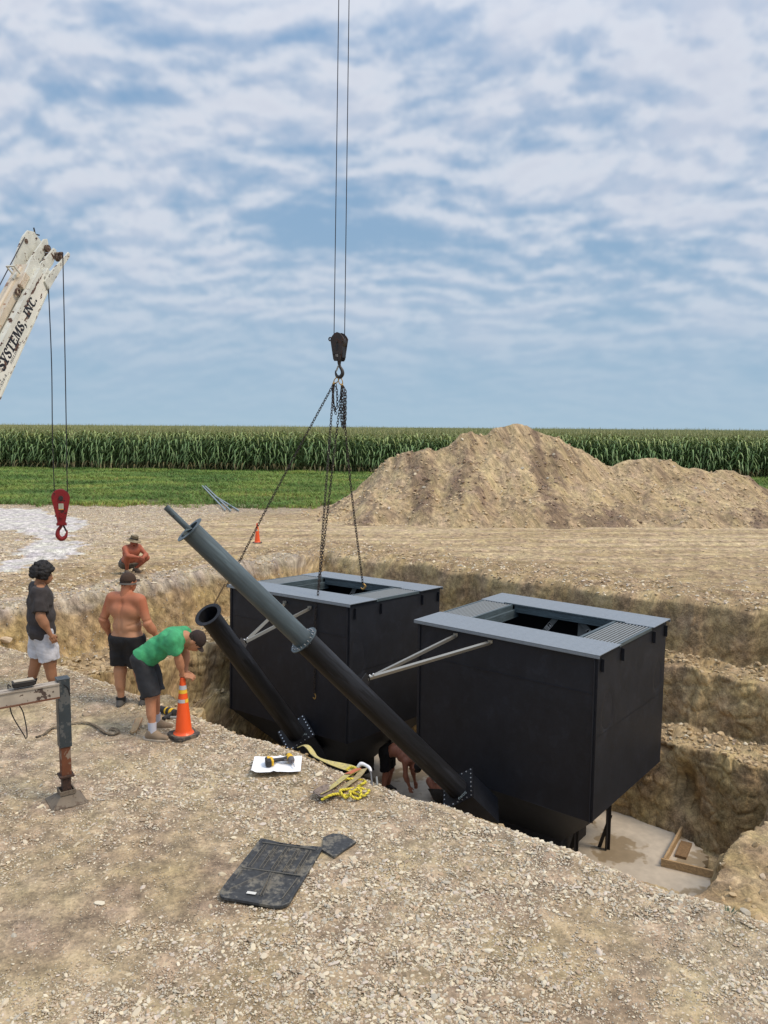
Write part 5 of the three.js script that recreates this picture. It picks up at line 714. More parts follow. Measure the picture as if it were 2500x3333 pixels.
person({
  label: 'shirtless person in black shorts bent over between the hoppers in the pit', at: [0.10, FLOOR + 0.06, -15.70], turn: 1.15, build: 1.05, tone: [0.36, 0.155, 0.10], curl: 0.6,
  J: { hipL: [0.10, 0.86, 0], hipR: [-0.10, 0.86, 0], waist: [0, 0.93, 0.16], knL: [0.12, 0.46, 0.04], knR: [-0.12, 0.46, 0.04], anL: [0.13, 0.088, -0.03], anR: [-0.13, 0.088, -0.02], chest: [0, 0.86, 0.38], shL: [0.19, 0.80, 0.48], shR: [-0.19, 0.80, 0.48], neck: [0, 0.76, 0.55], head: [0, 0.63, 0.62], headFwd: [0, -0.85, -0.2], headUp: [0, -0.3, 1], elL: [0.21, 0.52, 0.48], wrL: [0.14, 0.28, 0.56], elR: [-0.21, 0.52, 0.50], wrR: [-0.14, 0.28, 0.56] },
  shorts: { mat: cloth([0.06, 0.06, 0.075], 19), cut: 0.9, flare: 0.045, waist: 0.12 }, shoe: std([0.05, 0.045, 0.04], 0.9), extra: (g, on) => on('hair', shortHair(1.2), std([0.012, 0.010, 0.009], 0.8)),
});
person({
  label: 'person squatting in the pit, mostly hidden behind the long auger', at: [1.24, FLOOR + 0.02, -15.25], turn: 2.9, build: 1.08, tone: [0.36, 0.155, 0.10], curl: 0.7, J: squat,
  shorts: { mat: cloth([0.20, 0.18, 0.16], 20), cut: 0.95, flare: 0.035, waist: 0.10 }, shoe: std([0.12, 0.10, 0.08], 0.9), extra: (g, on) => on('hair', shortHair(1), std([0.030, 0.018, 0.012], 0.85)),
});

// ---------------------------------------------------------------- slab, cones and the things lying about
{
  const r = rng(15), P = [], edge = [[-6.4, -1.75], [-3, -1.9], [0.6, -1.95], [1.7, -1.85], [2.25, -1.75], [2.55, -1.35], [2.62, -0.85], [3.25, -0.72], [3.3, 0.6], [3.1, 2.4], [0, 2.55], [-6.4, 2.5]];
  for (let i = 0; i < edge.length; i++) { const a = edge[i], b = edge[(i + 1) % edge.length], n = 10; for (let k = 0; k < n; k++) P.push([mix(a[0], b[0], k / n) + 0.09 * noise(i * 3 + k * 0.4, 2.2), mix(a[1], b[1], k / n) + 0.09 * noise(i * 3 + k * 0.4, 7.2)]); }
  const s = new THREE.Shape(P.map(([u, v]) => new THREE.Vector2(u, -v))), g = new THREE.ExtrudeGeometry(s, { depth: 0.12, bevelEnabled: true, bevelSize: 0.015, bevelThickness: 0.012, bevelSegments: 2 });
  g.rotateX(-Math.PI / 2); g.rotateY(-0.676); g.translate(OX, FLOOR - 0.055, OZ);
  const stain = tex(1024, (u, v) => { const a = tnoise(u, v, 3, 33, 5, 0.6), b = tnoise(u, v, 30, 35, 3), mud = sm(0.22, 0.45, a + 0.25 * b), c = mix3([0.74, 0.705, 0.645], [0.55, 0.49, 0.395], mud * 0.8), k = 1 + 0.05 * b; return c.map((x) => x * k); });
  const m = std([1, 1, 1], 0.85, { map: stain, roughnessMap: tex(256, (u, v) => { const w = sm(0.05, 0.2, tnoise(u, v, 3, 33, 3, 0.6)); return [1, mix(0.95, 0.45, w), 0]; }, false) });
  const o = part('concrete_slab', metreUV(g, 0.22), m, scene); tag(o, 'pale muddy concrete slab on the pit floor', null, null, 'structure');
}
const pine = (sd) => std([1, 1, 1], 0.85, { map: tex(256, (u, v) => { const n = tnoise(u, v, 3, sd, 4), g = 0.5 + 0.5 * Math.sin((v * 14 + 2.2 * n) * 6.28), k = 0.92 + 0.10 * g + 0.08 * tnoise(u, v, 40, sd + 1, 2); return [0.69 * k, 0.585 * k, 0.44 * k]; }) });
{ const a = fromST(2.10, FLOOR + 0.075, -0.62), b = fromST(1.93, FLOOR + 0.075, -2.20), c = fromST(3.42, FLOOR + 0.075, -0.86), woodA = pine(40);
  const bar = (p, q, w, h) => { const L = p.distanceTo(q), g = metreUV(box(L, h, w, 0, h / 2, 0, 0.003), 1); g.rotateY(Math.atan2(-(q.z - p.z), q.x - p.x)); return [g, p.clone().lerp(q, 0.5)]; };
  for (const [p, q, w, h, l, mat] of [[a, b, 0.04, 0.14, 'long pine form board running back to the pit wall', woodA], [fromST(2.06, FLOOR + 0.075, -0.57), c, 0.04, 0.14, 'pine form board across the front of the slab corner', woodA], [fromST(2.24, FLOOR + 0.075, -1.02), fromST(2.16, FLOOR + 0.075, -1.58), 0.19, 0.05, 'short weathered wood block lying beside the form board', pine(42)]]) { const [g, pos] = bar(p, q, w, h); const o = single('form_board', g, mat, l, 'board', 'boards on the slab'); o.position.copy(pos); if (w > 0.1) mat.color.setRGB(0.50, 0.45, 0.41); } }
function cone(x, z, H, label, turn, near) {
  const o = thing('traffic_cone', label, 'cone', [x, groundHeight(x, z), z], turn, 'traffic cones');
  const or = phys([0.92, 0.105, 0.012], 0.42, { clearcoat: 0.2, map: tex(128, (u, v) => { const k = 0.98 + 0.05 * tnoise(u, v, 6, 51, 4); return [k, k, k]; }) }), k = H / 0.72, rad = (y) => mix(0.100, 0.029, (y - 0.045) / (0.72 - 0.045));
  part('base', (() => { const s = new THREE.Shape(), a = 0.150, c = 0.045; [[a - c, -a], [a, -a + c], [a, a - c], [a - c, a], [-a + c, a], [-a, a - c], [-a, -a + c], [-a + c, -a]].forEach(([p, q], i) => i ? s.lineTo(p, q) : s.moveTo(p, q)); return new THREE.ExtrudeGeometry(s, { depth: 0.030, bevelEnabled: true, bevelSize: 0.006, bevelThickness: 0.005, bevelSegments: 2 }).rotateX(-Math.PI / 2).translate(0, 0.006, 0).scale(k, k, k); })(), mottled([0.27, 0.26, 0.245], [0.42, 0.385, 0.33], 0.15, 52, 0.9), o);
  part('shell', new THREE.LatheGeometry([[0.122, 0.040], [0.118, 0.048], [0.104, 0.056], [rad(0.08), 0.08], [rad(0.30), 0.30], [rad(0.45), 0.45], [rad(0.70), 0.70], [0.030, 0.718], [0.024, 0.72], [0.018, 0.70]].map(([a, b]) => new THREE.Vector2(a * k, b * k)), 40), or, o);
  const bandMat = (yel) => phys(yel ? [0.82, 0.50, 0.04] : [0.48, 0.49, 0.50], 0.45);
  const band = (y0, y1, a0, a1, yel) => part('reflective_band', new THREE.LatheGeometry([[rad(y0) + 0.0025, y0], [rad(y1) + 0.0025, y1]].map(([a, b]) => new THREE.Vector2(a * k, b * k)), 24, a0, a1), bandMat(yel), o);
  if (near) { band(0.575, 0.625, 0, 6.2832, false); band(0.53, 0.573, 0, 6.2832, true); band(0.42, 0.462, 0.0, 3.0, false); band(0.42, 0.462, 3.08, 3.1, true); } else { band(0.44, 0.52, 5.6, 0.7, false); band(0.44, 0.52, 0.05, 0.4, true); }
  return o;
}
cone(-2.315, -8.985, 0.705, 'large orange cone with reflective bands at the near edge, hands on it', -2.4, true);
cone(-3.915, -24.5, 0.62, 'small orange cone standing alone beyond the pit', 0.3, false);

// ---- rubber mud flaps
const rubber = (sd) => std([1, 1, 1], 0.75, { map: tex(512, (u, v) => { const a = tnoise(u, v, 4, sd, 5, 0.7), b = tnoise(u, v, 24, sd + 1, 4, 0.65), k = sm(-0.25, 0.75, a + 0.5 * b), g = 1 + 0.16 * b; return mix3([0.215, 0.225, 0.235], [0.45, 0.43, 0.38], k * 0.75).map((x) => x * g); }) });
function flap(name, w, h, hgt, nx, ny) { // a sheet with moulded ribs: hgt(u, v) in metres, u across, v along
  const g = new THREE.BoxGeometry(w, 0.010, h, nx, 1, ny), p = g.attributes.position;
  for (let i = 0; i < p.count; i++) { const u = p.getX(i), v = p.getZ(i), top = p.getY(i) > 0; p.setY(i, (top ? 0.014 + hgt(u, v) : 0.002) + 0.010 + 0.010 * noise(u * 2.2, v * 2.2, 3) + 0.004 * noise(u * 6, v * 6, 5)); }
  return g;
}
{
  const W = 0.57, H = 0.885, line = (u, v, a, b, w = 0.007) => { const dx = b[0] - a[0], dy = b[1] - a[1], t = clamp(((u - a[0]) * dx + (v - a[1]) * dy) / (dx * dx + dy * dy)); return sm(w * 1.6, w * 0.5, Math.hypot(u - a[0] - t * dx, v - a[1] - t * dy)); };
  const g = flap('mud_flap', W, H, (u, v) => { // v from -H/2 (bolt edge) to H/2 (rounded end)
    let k = 0; for (let i = -2; i <= 2; i++) for (const s of [-0.012, 0.012]) k = Math.max(k, line(u, v, [i * 0.096 + s, -0.37], [i * 0.096 + s, 0.0]));
    k = Math.max(k, line(u, v, [-0.26, 0.02], [0.26, 0.02]), line(u, v, [-0.02, 0.03], [-0.22, 0.34]), line(u, v, [0.02, 0.03], [0.06, 0.36]), line(u, v, [0.0, 0.03], [0.03, 0.36]), line(u, v, [0.25, 0.05], [0.22, 0.36]), line(u, v, [-0.25, 0.05], [-0.24, 0.2]), line(u, v, [-0.26, -0.385], [0.26, -0.385], 0.01)); const rim = Math.max(sm(0.262, 0.268, Math.abs(u)), sm(0.42, 0.428, Math.abs(v))); return 0.009 * Math.max(k, rim * 0.8);
  }, 130, 190), p = g.attributes.position, uv = g.attributes.uv;
  for (let i = 0; i < p.count; i++) { uv.setXY(i, p.getX(i) * 1.1 + 0.5, p.getZ(i) * 1.1 + 0.5); let u = p.getX(i), v = p.getZ(i); const c = 0.09, cu = W / 2 - c, cv = H / 2 - c; if (v > cv && Math.abs(u) > cu) { const a = Math.abs(u) - cu, b = v - cv, q = Math.max(a, b) / Math.max(1e-6, Math.hypot(a, b)); p.setX(i, Math.sign(u) * (cu + a * q)); p.setZ(i, cv + b * q); } if (v < -H / 2 + 0.02) p.setZ(i, v + 0.018 * Math.cos(u / W * 6.28) * (u > -0.3 ? 1 : 0)); }
  g.computeVertexNormals();
  const o = thing('mud_flap', 'large black ribbed rubber mud flap lying on the gravel', 'mud flap', [-0.88, 0.004, -6.105], -0.23); part('sheet', g, rubber(61), o);
  const dustRib = std([0.115, 0.110, 0.095], 0.9), rib = (x0, z0, x1, z1, w = 0.010) => part('rib', beam(V(x0, 0.0365, z0), V(x1, 0.0365, z1), w, 0.010, 0, 0.003), dustRib, o);
  for (let i = -2; i <= 2; i++) { rib(i * 0.098 - 0.014, -0.36, i * 0.098 - 0.014, -0.005, 0.006); rib(i * 0.098 + 0.014, -0.36, i * 0.098 + 0.014, -0.005, 0.006); }
  rib(-0.25, 0.022, 0.25, 0.022); rib(-0.24, -0.385, 0.24, -0.385); rib(-0.03, 0.04, -0.225, 0.33, 0.008); rib(0.0, 0.04, 0.035, 0.35, 0.007); rib(0.02, 0.04, 0.06, 0.35, 0.007); rib(0.235, 0.06, 0.215, 0.35, 0.008); rib(-0.24, 0.05, -0.235, 0.18, 0.008);
  for (const u of [-0.24, -0.08, 0.08, 0.24]) part('bolt_slot', box(0.03, 0.002, 0.012, u, 0.0365, -0.415), M.black, o);
  part('moulded_plate', new THREE.PlaneGeometry(0.075, 0.032).rotateX(-Math.PI / 2).translate(-0.04, 0.036, 0.335), std([0.62, 0.62, 0.58], 0.6), o);
  const s = [[-0.566, -6.665], [-0.475, -6.745], [-0.37, -6.72], [-0.233, -6.582], [-0.33, -6.44], [-0.432, -6.288], [-0.56, -6.42]].map(([x, z]) => [x + 0.40, -(z + 6.5)]);
  const t = extrude(s, 0.012, 0.003).rotateX(-Math.PI / 2), q = t.attributes.position; for (let i = 0; i < q.count; i++) q.setY(i, q.getY(i) + 0.012 * noise(q.getX(i) * 3, q.getZ(i) * 3) + 0.008);
  const m2 = single('rubber_scrap', metreUV(t, 1.3), rubber(66), 'dusty torn scrap of black rubber tucked behind the mud flap', 'rubber'); m2.position.set(-0.365, 0.002, -6.52); m2.scale.set(0.86, 1, 0.86);
}
{ // paper with the impact driver on it
  const g = new THREE.PlaneGeometry(0.51, 0.39, 40, 24).rotateX(-Math.PI / 2), p = g.attributes.position; for (let i = 0; i < p.count; i++) { const x = p.getX(i), z = p.getZ(i); p.setY(i, 0.034 + 0.012 * Math.exp(-Math.pow((x - 0.0 + 0.1 * z) / 0.02, 2)) + 0.006 * noise(x * 8, z * 8, 2) + 0.02 * sm(0.2, 0.25, -x) * sm(0.12, 0.19, z)); }
  g.computeVertexNormals(); const cv = document.createElement('canvas'); cv.width = 512; cv.height = 384; const x = cv.getContext('2d'); x.fillStyle = '#eef0f2'; x.fillRect(0, 0, 512, 384); x.strokeStyle = '#c3c8cd'; x.lineWidth = 2; x.strokeRect(290, 40, 190, 280); for (let i = 0; i < 9; i++) { x.strokeRect(300, 50 + i * 26, 120 + (i * 31) % 50, 8); } x.strokeRect(30, 40, 200, 240); const t = new THREE.CanvasTexture(cv); t.colorSpace = THREE.SRGBColorSpace;
  const o = single('paper_plan', g, std(0xffffff, 0.8, { map: t, side: THREE.DoubleSide }), 'sheet of white paper plans under the cordless driver', 'paper'); o.position.set(-1.105, groundHeight(-1.105, -8.075) + 0.012, -8.075); o.rotation.y = 0.06;
  const d = thing('impact_driver', 'yellow and black cordless impact driver lying on white paper', 'power tool', [-1.06, groundHeight(-1.06, -8.07) + 0.05, -8.07], 0.30), yel = std([0.78, 0.47, 0.012], 0.45), blk = std([0.022, 0.021, 0.02], 0.6), gry = std([0.10, 0.09, 0.095], 0.5);
  part('battery', join([box(0.052, 0.066, 0.125, -0.135, 0.035, 0.005, 0.010), box(0.02, 0.072, 0.09, -0.158, 0.037, 0.01, 0.006)]), blk, d); part('battery_clip', box(0.034, 0.069, 0.055, -0.128, 0.0365, -0.035, 0.007), yel, d); part('foot', box(0.030, 0.060, 0.105, -0.098, 0.034, -0.003, 0.009), yel, d);
  part('handle', sweep([[-0.09, 0.034, -0.012], [-0.03, 0.036, -0.018], [0.03, 0.036, -0.020], [0.075, 0.037, -0.022]], [0.026, 0.020, 0.021, 0.027], 24, 12), blk, d); part('trigger', box(0.035, 0.018, 0.018, 0.045, 0.034, 0.008, 0.005), gry, d);
  part('motor_housing', sweep([[0.095, 0.040, -0.085], [0.096, 0.040, -0.05], [0.098, 0.040, -0.01], [0.100, 0.040, 0.02]], [0.030, 0.036, 0.038, 0.036], 20, 16), yel, d); part('gear_case', sweep([[0.100, 0.040, 0.015], [0.102, 0.040, 0.05], [0.104, 0.040, 0.078]], [0.037, 0.033, 0.020], 14, 16), gry, d); part('vent_cap', box(0.06, 0.05, 0.02, 0.094, 0.040, -0.088, 0.008), blk, d); part('chuck', rod(V(0.104, 0.038, 0.076), V(0.106, 0.036, 0.100), 0.013, 0.012, 12), gry, d); part('driver_bit', rod(V(0.106, 0.036, 0.10), V(0.110, 0.020, 0.165), 0.006, 0.006, 8), M.bolt, d);
}
// ---- webbing, rope and tools along the edge
function ribbon(pts, w, th, tilt = () => 0, seg = 80) { const c = new THREE.CatmullRomCurve3(pts.map(vec3)), pos = [], idx = []; for (let i = 0; i <= seg; i++) { const u = i / seg, p = c.getPointAt(u), t = c.getTangentAt(u), s = t.clone().cross(UP).normalize(), a = tilt(u), sd = s.clone().multiplyScalar(Math.cos(a)).add(V(0, Math.sin(a), 0)), n = t.clone().cross(sd).normalize().multiplyScalar(-th / 2); for (const [k, q] of [[1, 1], [-1, 1], [-1, -1], [1, -1]]) { const v = p.clone().addScaledVector(sd, k * w / 2).addScaledVector(n, -q); pos.push(v.x, v.y, v.z); } if (i < seg) for (let k = 0; k < 4; k++) { const b = i * 4, e = (k + 1) % 4; idx.push(b + k, b + e, b + 4 + k, b + e, b + 4 + e, b + 4 + k); } } const g = new THREE.BufferGeometry(); g.setAttribute('position', new THREE.Float32BufferAttribute(pos, 3)); g.setIndex(idx); const f = g.toNonIndexed(); f.computeVertexNormals(); return metreUV(f, 6); }
{
  const web = mottled([0.74, 0.69, 0.44], [0.64, 0.60, 0.46], 0.15, 71, 0.9), webOld = mottled([0.66, 0.60, 0.44], [0.55, 0.49, 0.37], 0.2, 72, 0.95), grey = mottled([0.50, 0.455, 0.425], [0.40, 0.36, 0.33], 0.2, 73, 0.9), redw = std([0.50, 0.15, 0.07], 0.85);
  single('lifting_sling', ribbon([[-0.93, 0.02, -8.66], [-0.86, 0.055, -8.61], [-0.80, 0.05, -8.52], [-0.73, 0.03, -8.38], [-0.58, 0.03, -8.235], [-0.44, 0.035, -8.13], [-0.33, 0.045, -8.04], [-0.26, 0.05, -7.96]], 0.085, 0.006, (u) => 0.45 * Math.sin(u * 5)), web, 'yellow webbing sling stretched along the edge of the pit', 'sling', 'webbing slings at the edge');
  const loop = (pts, l, red2) => { const o = thing('lifting_sling', l, 'sling', [pts[0][0], 0, pts[0][2]], 0, 'webbing slings at the edge'), sh = (p) => [p[0] - pts[0][0], p[1], p[2] - pts[0][2]]; const q = pts.map(sh), k = Math.floor(q.length * 0.5); part('webbing', ribbon(q.slice(k - 1), 0.085, 0.007, (u) => 0.45 - 0.2 * u), red2 ? web : webOld, o); part('eye_sleeve', ribbon(q.slice(0, k + 1), 0.062, 0.013, () => 0.7, 50), grey, o); if (red2) { const e = q[q.length - 2], f = q[q.length - 1]; part('red_tag', ribbon([e, e.map((v, i) => mix(v, f[i], 0.5)), f].map(([x, y, z]) => [x, y + 0.008, z]), 0.092, 0.008, () => 0.35, 12), redw, o); } };
  loop([[-0.521, 0.05, -7.594], [-0.60, 0.05, -7.53], [-0.645, 0.045, -7.46], [-0.62, 0.045, -7.43], [-0.53, 0.055, -7.52], [-0.44, 0.07, -7.65], [-0.354, 0.085, -7.79], [-0.245, 0.095, -7.905]], 'folded yellow sling with a red tag and grey eye', true);
  loop([[-0.50, 0.045, -7.525], [-0.57, 0.042, -7.465], [-0.60, 0.04, -7.42], [-0.565, 0.04, -7.39], [-0.44, 0.05, -7.48], [-0.34, 0.065, -7.62], [-0.24, 0.085, -7.77], [-0.20, 0.10, -7.88], [-0.19, 0.07, -7.97]], 'folded tan sling with a grey eye lying in front', false);
  const rope = [[-0.371, -8.022], [-0.33, -8.04], [-0.269, -7.943], [-0.345, -7.837], [-0.419, -7.746], [-0.33, -7.72], [-0.207, -7.788], [-0.165, -7.70], [-0.185, -7.62], [-0.26, -7.62], [-0.35, -7.53], [-0.405, -7.45], [-0.35, -7.40], [-0.276, -7.50], [-0.21, -7.47], [-0.215, -7.39], [-0.285, -7.37], [-0.31, -7.43], [-0.25, -7.48], [-0.17, -7.40], [-0.125, -7.46], [-0.15, -7.56], [-0.21, -7.56], [-0.24, -7.51], [-0.33, -7.45], [-0.43, -7.43], [-0.50, -7.35], [-0.58, -7.345]], yb = std([1, 1, 1], 0.8, { map: tex(128, (u, v) => (Math.abs(((u * 4 + v * 2) % 1) - 0.5) < 0.14 && ((v * 8) % 1) < 0.6 ? [0.12, 0.11, 0.06] : [0.84, 0.78, 0.24])) }); yb.map.repeat.set(18, 1);
  single('rope', new THREE.TubeGeometry(new THREE.CatmullRomCurve3(rope.map(([x, z], i) => V(x, 0.032 + 0.022 * ((i * 7) % 3), z))), 320, 0.0135, 7), yb, 'coiled yellow and black rope beside the slings', 'rope');
  const hm = thing('pry_tool', 'white headed bar tool leaning on the slings at the edge', 'tool', [-0.18, 0.0, -7.95]); part('head', sweep([[-0.075, 0.07, -0.05], [-0.04, 0.11, -0.05], [0.01, 0.105, -0.03], [0.055, 0.09, 0.02], [0.065, 0.07, 0.05]], [0.017, 0.022, 0.017, 0.019, 0.013], 24, 10), std([0.72, 0.73, 0.74], 0.4), hm); part('shaft', rod(V(0.062, 0.075, 0.045), V(0.085, 0.02, 0.30), 0.010, 0.010, 10), gry2(), hm); part('grip', rod(V(0.125, 0.035, 0.10), V(0.135, 0.02, 0.26), 0.012, 0.012, 8), M.galv, hm);
  single('old_strap', ribbon([[-3.995, 0.02, -8.89], [-3.93, 0.025, -8.98], [-3.92, 0.03, -9.12], [-3.83, 0.03, -9.215], [-3.70, 0.035, -9.295], [-3.56, 0.035, -9.31], [-3.41, 0.035, -9.19], [-3.24, 0.025, -9.02], [-3.13, 0.025, -8.96], [-3.09, 0.03, -9.02], [-3.14, 0.035, -9.09], [-3.22, 0.035, -9.12]], 0.045, 0.008, () => 0.35), mottled([0.48, 0.425, 0.34], [0.36, 0.31, 0.25], 0.2, 74, 0.95), 'frayed tan strap lying on the gravel behind the outrigger', 'strap');
}
function gry2() { return std([0.16, 0.155, 0.15], 0.4, { metalness: 0.6 }); }
{ // impact wrench and its socket by the near cone
  const yel = std([0.74, 0.46, 0.015], 0.5), blk = std([0.022, 0.021, 0.02], 0.65), o = thing('impact_wrench', 'black and yellow impact wrench lying behind the near cone', 'power tool', [-2.70, 0.06, -9.66], -0.56);
  part('barrel', sweep([[-0.20, 0.0, 0], [-0.10, 0.0, 0], [0, 0, 0]], [0.030, 0.042, 0.045], 16, 14), blk, o); part('collar', rod(V(0.0, 0, 0), V(0.03, 0, 0), 0.046, 0.050, 16), yel, o); part('body', sweep([[0.03, 0, 0], [0.07, 0, 0], [0.16, 0, 0]], [0.050, 0.046, 0.042], 14, 14), blk, o); part('body_band', rod(V(0.08, 0, 0), V(0.12, 0, 0), 0.0485, 0.0485, 16), yel, o); part('handle', sweep([[0.12, 0, 0.02], [0.13, -0.015, 0.10], [0.14, -0.02, 0.18]], [0.025, 0.022, 0.026], 14, 10), blk, o);
  const s = thing('extension_socket', 'black socket bar lying on gravel just left of the near cone', 'tool', [-2.60, 0.035, -9.48], 0); part('bar', rod(V(-0.09, 0, 0), V(0.0, 0, 0), 0.016, 0.016, 12), blk, s); part('socket', rod(V(0, 0, 0), V(0.08, 0, 0), 0.024, 0.022, 14), M.galv, s);
  const g = thing('wood_stake', 'flat wooden stake with orange paint lying near the bending person', 'stake', [-2.945, 0.022, -9.24], -0.10); const sh = [[-0.035, -0.20], [0.0, -0.245], [0.035, -0.20], [0.035, 0.21], [0.02, 0.235], [-0.02, 0.235], [-0.035, 0.21]]; part('board', metreUV(extrude(sh, 0.018, 0.002).rotateX(-Math.PI / 2), 2), pine(80), g); part('painted_half', box(0.0735, 0.0206, 0.24, 0, 0.0095, -0.08), std([0.80, 0.16, 0.07], 0.75), g); g.rotation.y = 0.12;
}
{ // steel sections dumped at the edge of the grass
  const mm = std([0.20, 0.25, 0.265], 0.5), L = [['lowest grey steel strip of the bundle by the grass', [-9.8, 0.35, -43.6], [-6.45, 0.06, -33.5]], ['middle grey steel strip of the bundle by the grass', [-9.95, 0.36, -43.6], [-6.72, 0.06, -33.7]], ['short grey steel strip fanned out of the bundle', [-8.15, 0.24, -38.4], [-6.15, 0.05, -33.7]]];
  for (const [l, a, b] of L) single('steel_strip', angleIron(V(...a), V(...b), 0.06, 0.015, 0.6), mm, l, 'steel', 'steel strips by the grass');
  single('broken_lath', beam(V(-3.72, -0.30, -17.2), V(-3.44, 0.20, -17.1), 0.035, 0.012, 0.4), pine(84), 'broken wooden lath sticking out of the bank', 'lath');
}
{ // a small weed in the gravel at the right
  const o = thing('weed', 'small grey green weed growing in the gravel at right', 'weed', [2.565, 0.0, -5.56]), r = rng(88), pos = []; for (let i = 0; i < 70; i++) { const a = r() * 6.28, e = 0.15 + 0.9 * r(), l = 0.05 + 0.06 * r(), w = 0.006, d = V(Math.cos(a) * Math.cos(e), Math.sin(e), Math.sin(a) * Math.cos(e)), s = V(-Math.sin(a), 0, Math.cos(a)).multiplyScalar(w), b = d.clone().multiplyScalar(l * 0.3 * r()), m = b.clone().addScaledVector(d, l * 0.5), t = b.clone().addScaledVector(d, l); pos.push(...b.toArray(), ...m.clone().add(s).toArray(), ...m.clone().sub(s).toArray(), ...t.toArray(), ...m.clone().sub(s).toArray(), ...m.clone().add(s).toArray()); }
  const g = new THREE.BufferGeometry(); g.setAttribute('position', new THREE.Float32BufferAttribute(pos, 3)); g.computeVertexNormals(); part('leaves', g, std([0.10, 0.14, 0.085], 0.85, { side: THREE.DoubleSide }), o); part('stem', join([rod(V(0, -0.01, 0), V(0.01, 0.07, 0.005), 0.004, 0.002, 5), rod(V(0, 0, 0), V(-0.03, 0.05, 0.02), 0.003, 0.002, 5)]), std([0.16, 0.17, 0.08], 0.85), o);
}

// ---------------------------------------------------------------- stones and clods
{
  const r = rng(2024);
  const stoneGeo = (seed, detail, flat) => { const q = rng(seed), g = mergeVertices(new THREE.IcosahedronGeometry(1, detail).deleteAttribute('normal').deleteAttribute('uv')), p = g.attributes.position, ax = [1 + 0.35 * q(), flat * (0.75 + 0.4 * q()), 0.75 + 0.25 * q()], cuts = [...Array(7)].map(() => [V(q() - 0.5, q() - 0.5, q() - 0.5).normalize(), 0.50 + 0.32 * q()]);
    for (let i = 0; i < p.count; i++) { const v = V(p.getX(i), p.getY(i), p.getZ(i)).multiplyScalar(1 + 0.22 * (q() - 0.5)); for (const [n, d] of cuts) { const k = v.dot(n) - d; if (k > 0) v.addScaledVector(n, -k); } p.setXYZ(i, v.x * ax[0], v.y * ax[1], v.z * ax[2]); }
    const f = g.toNonIndexed(); f.computeVertexNormals(); return f; };
  const big = [1, 2, 3, 4, 5, 6].map((i) => stoneGeo(300 + i, 1, 0.62)), small = [1, 2, 3, 4].map((i) => stoneGeo(400 + i, 1, 0.6)), grit = [1, 2].map((i) => stoneGeo(500 + i, 0, 0.65));
  const PAL = [[0.56, 0.49, 0.40], [0.50, 0.43, 0.33], [0.62, 0.56, 0.47], [0.46, 0.42, 0.365], [0.40, 0.37, 0.33], [0.47, 0.385, 0.31], [0.52, 0.42, 0.33], [0.40, 0.30, 0.22], [0.60, 0.53, 0.42], [0.30, 0.235, 0.18], [0.54, 0.47, 0.43]];
  PAL.forEach((p) => { p[0] *= 1.05; p[1] *= 1.05; p[2] *= 0.95; });
  const pick = () => PAL[Math.floor(Math.pow(r(), 1.05) * PAL.length)], tone = (c, a, b) => { const k = a + b * r(); return c.map((v) => v * k); };
  const mat = new THREE.MeshStandardMaterial({ roughness: 0.92 }), M4 = new THREE.Matrix4(), q = new THREE.Quaternion(), c = new THREE.Color();
  const put = (geos, list, name, label) => { const n = geos.length, L = geos.map(() => []); list.forEach((e, i) => L[i % n].push(e)); L.forEach((l, k) => { const im = new THREE.InstancedMesh(geos[k], mat, l.length); l.forEach(([x, y, z, s, col, tilt], i) => { q.setFromEuler(new THREE.Euler((r() - 0.5) * tilt, r() * 6.28, (r() - 0.5) * tilt)); M4.compose(V(x, y, z), q, V(s * (0.85 + 0.4 * r()), s * (0.8 + 0.4 * r()), s)); im.setMatrixAt(i, M4); im.setColorAt(i, c.setRGB(...col)); }); im.name = name; im.castShadow = im.receiveShadow = true; im.userData.kind = 'stuff'; im.userData.label = label; ground.add(im); }); };
  const inView = (z) => (r() * 2 - 1) * (0.50 * -z + 0.6);
  const free = (x, z) => !(Math.abs((x + 0.88) * 0.97 + (z + 6.1) * 0.23) < 0.27 && Math.abs(-(x + 0.88) * 0.23 + (z + 6.1) * 0.97) < 0.43) && !(Math.hypot(x + 0.4, z + 6.5) < 0.20) && !(Math.abs(x + 1.105) < 0.25 && Math.abs(z + 8.075) < 0.19) && Math.hypot(x + 2.315, z + 8.985) > 0.19 && Math.hypot(x + 3.03, z + 7.345) > 0.20;
  const largest = [], stones = [], bits = [], clods = [];
  // made surface in front of the pit
  for (let i = 0; i < 720000; i++) {
    const z = -4.1 - 9.2 * Math.pow(r(), 1.35), x = inView(z); if (x < -7.2) continue; const t = toT(x, z); if (t < 6.25) continue; const p = t < 8 ? pitDistances(x, z) : null; if (p && p.d1 > 0.02) continue; if (!free(x, z)) continue;
    const k = stoniness(x, z) + (t < 6.9 ? 0.12 : 0); const u = r();
    if (u < 0.15 * k) { const s = 0.0065 + 0.0125 * Math.pow(r(), 2.6) * (0.5 + 0.7 * k), y = groundHeight(x, z); const e = [x, y + s * 0.16, z, s, tone(pick(), 0.86, 0.26), 0.7]; stones.push(e); }
    else if (u < 0.15 * k + 0.36 * (0.18 + 0.82 * k)) { const s = 0.0035 + 0.0055 * r() * r(), y = groundHeight(x, z); bits.push([x, y + s * 0.2, z, s, tone(pick(), 0.78, 0.3), 1.2]); }
  }
  for (let i = 0; i < 700; i++) { const z = -4.2 - 6.5 * r(), x = inView(z), t = toT(x, z); if (t < 6.5 || !free(x, z) || r() > stoniness(x, z) + 0.15) continue; const s = 0.018 + 0.014 * Math.pow(r(), 2.2); largest.push([x, groundHeight(x, z) + s * 0.16, z, s, pick()]); }
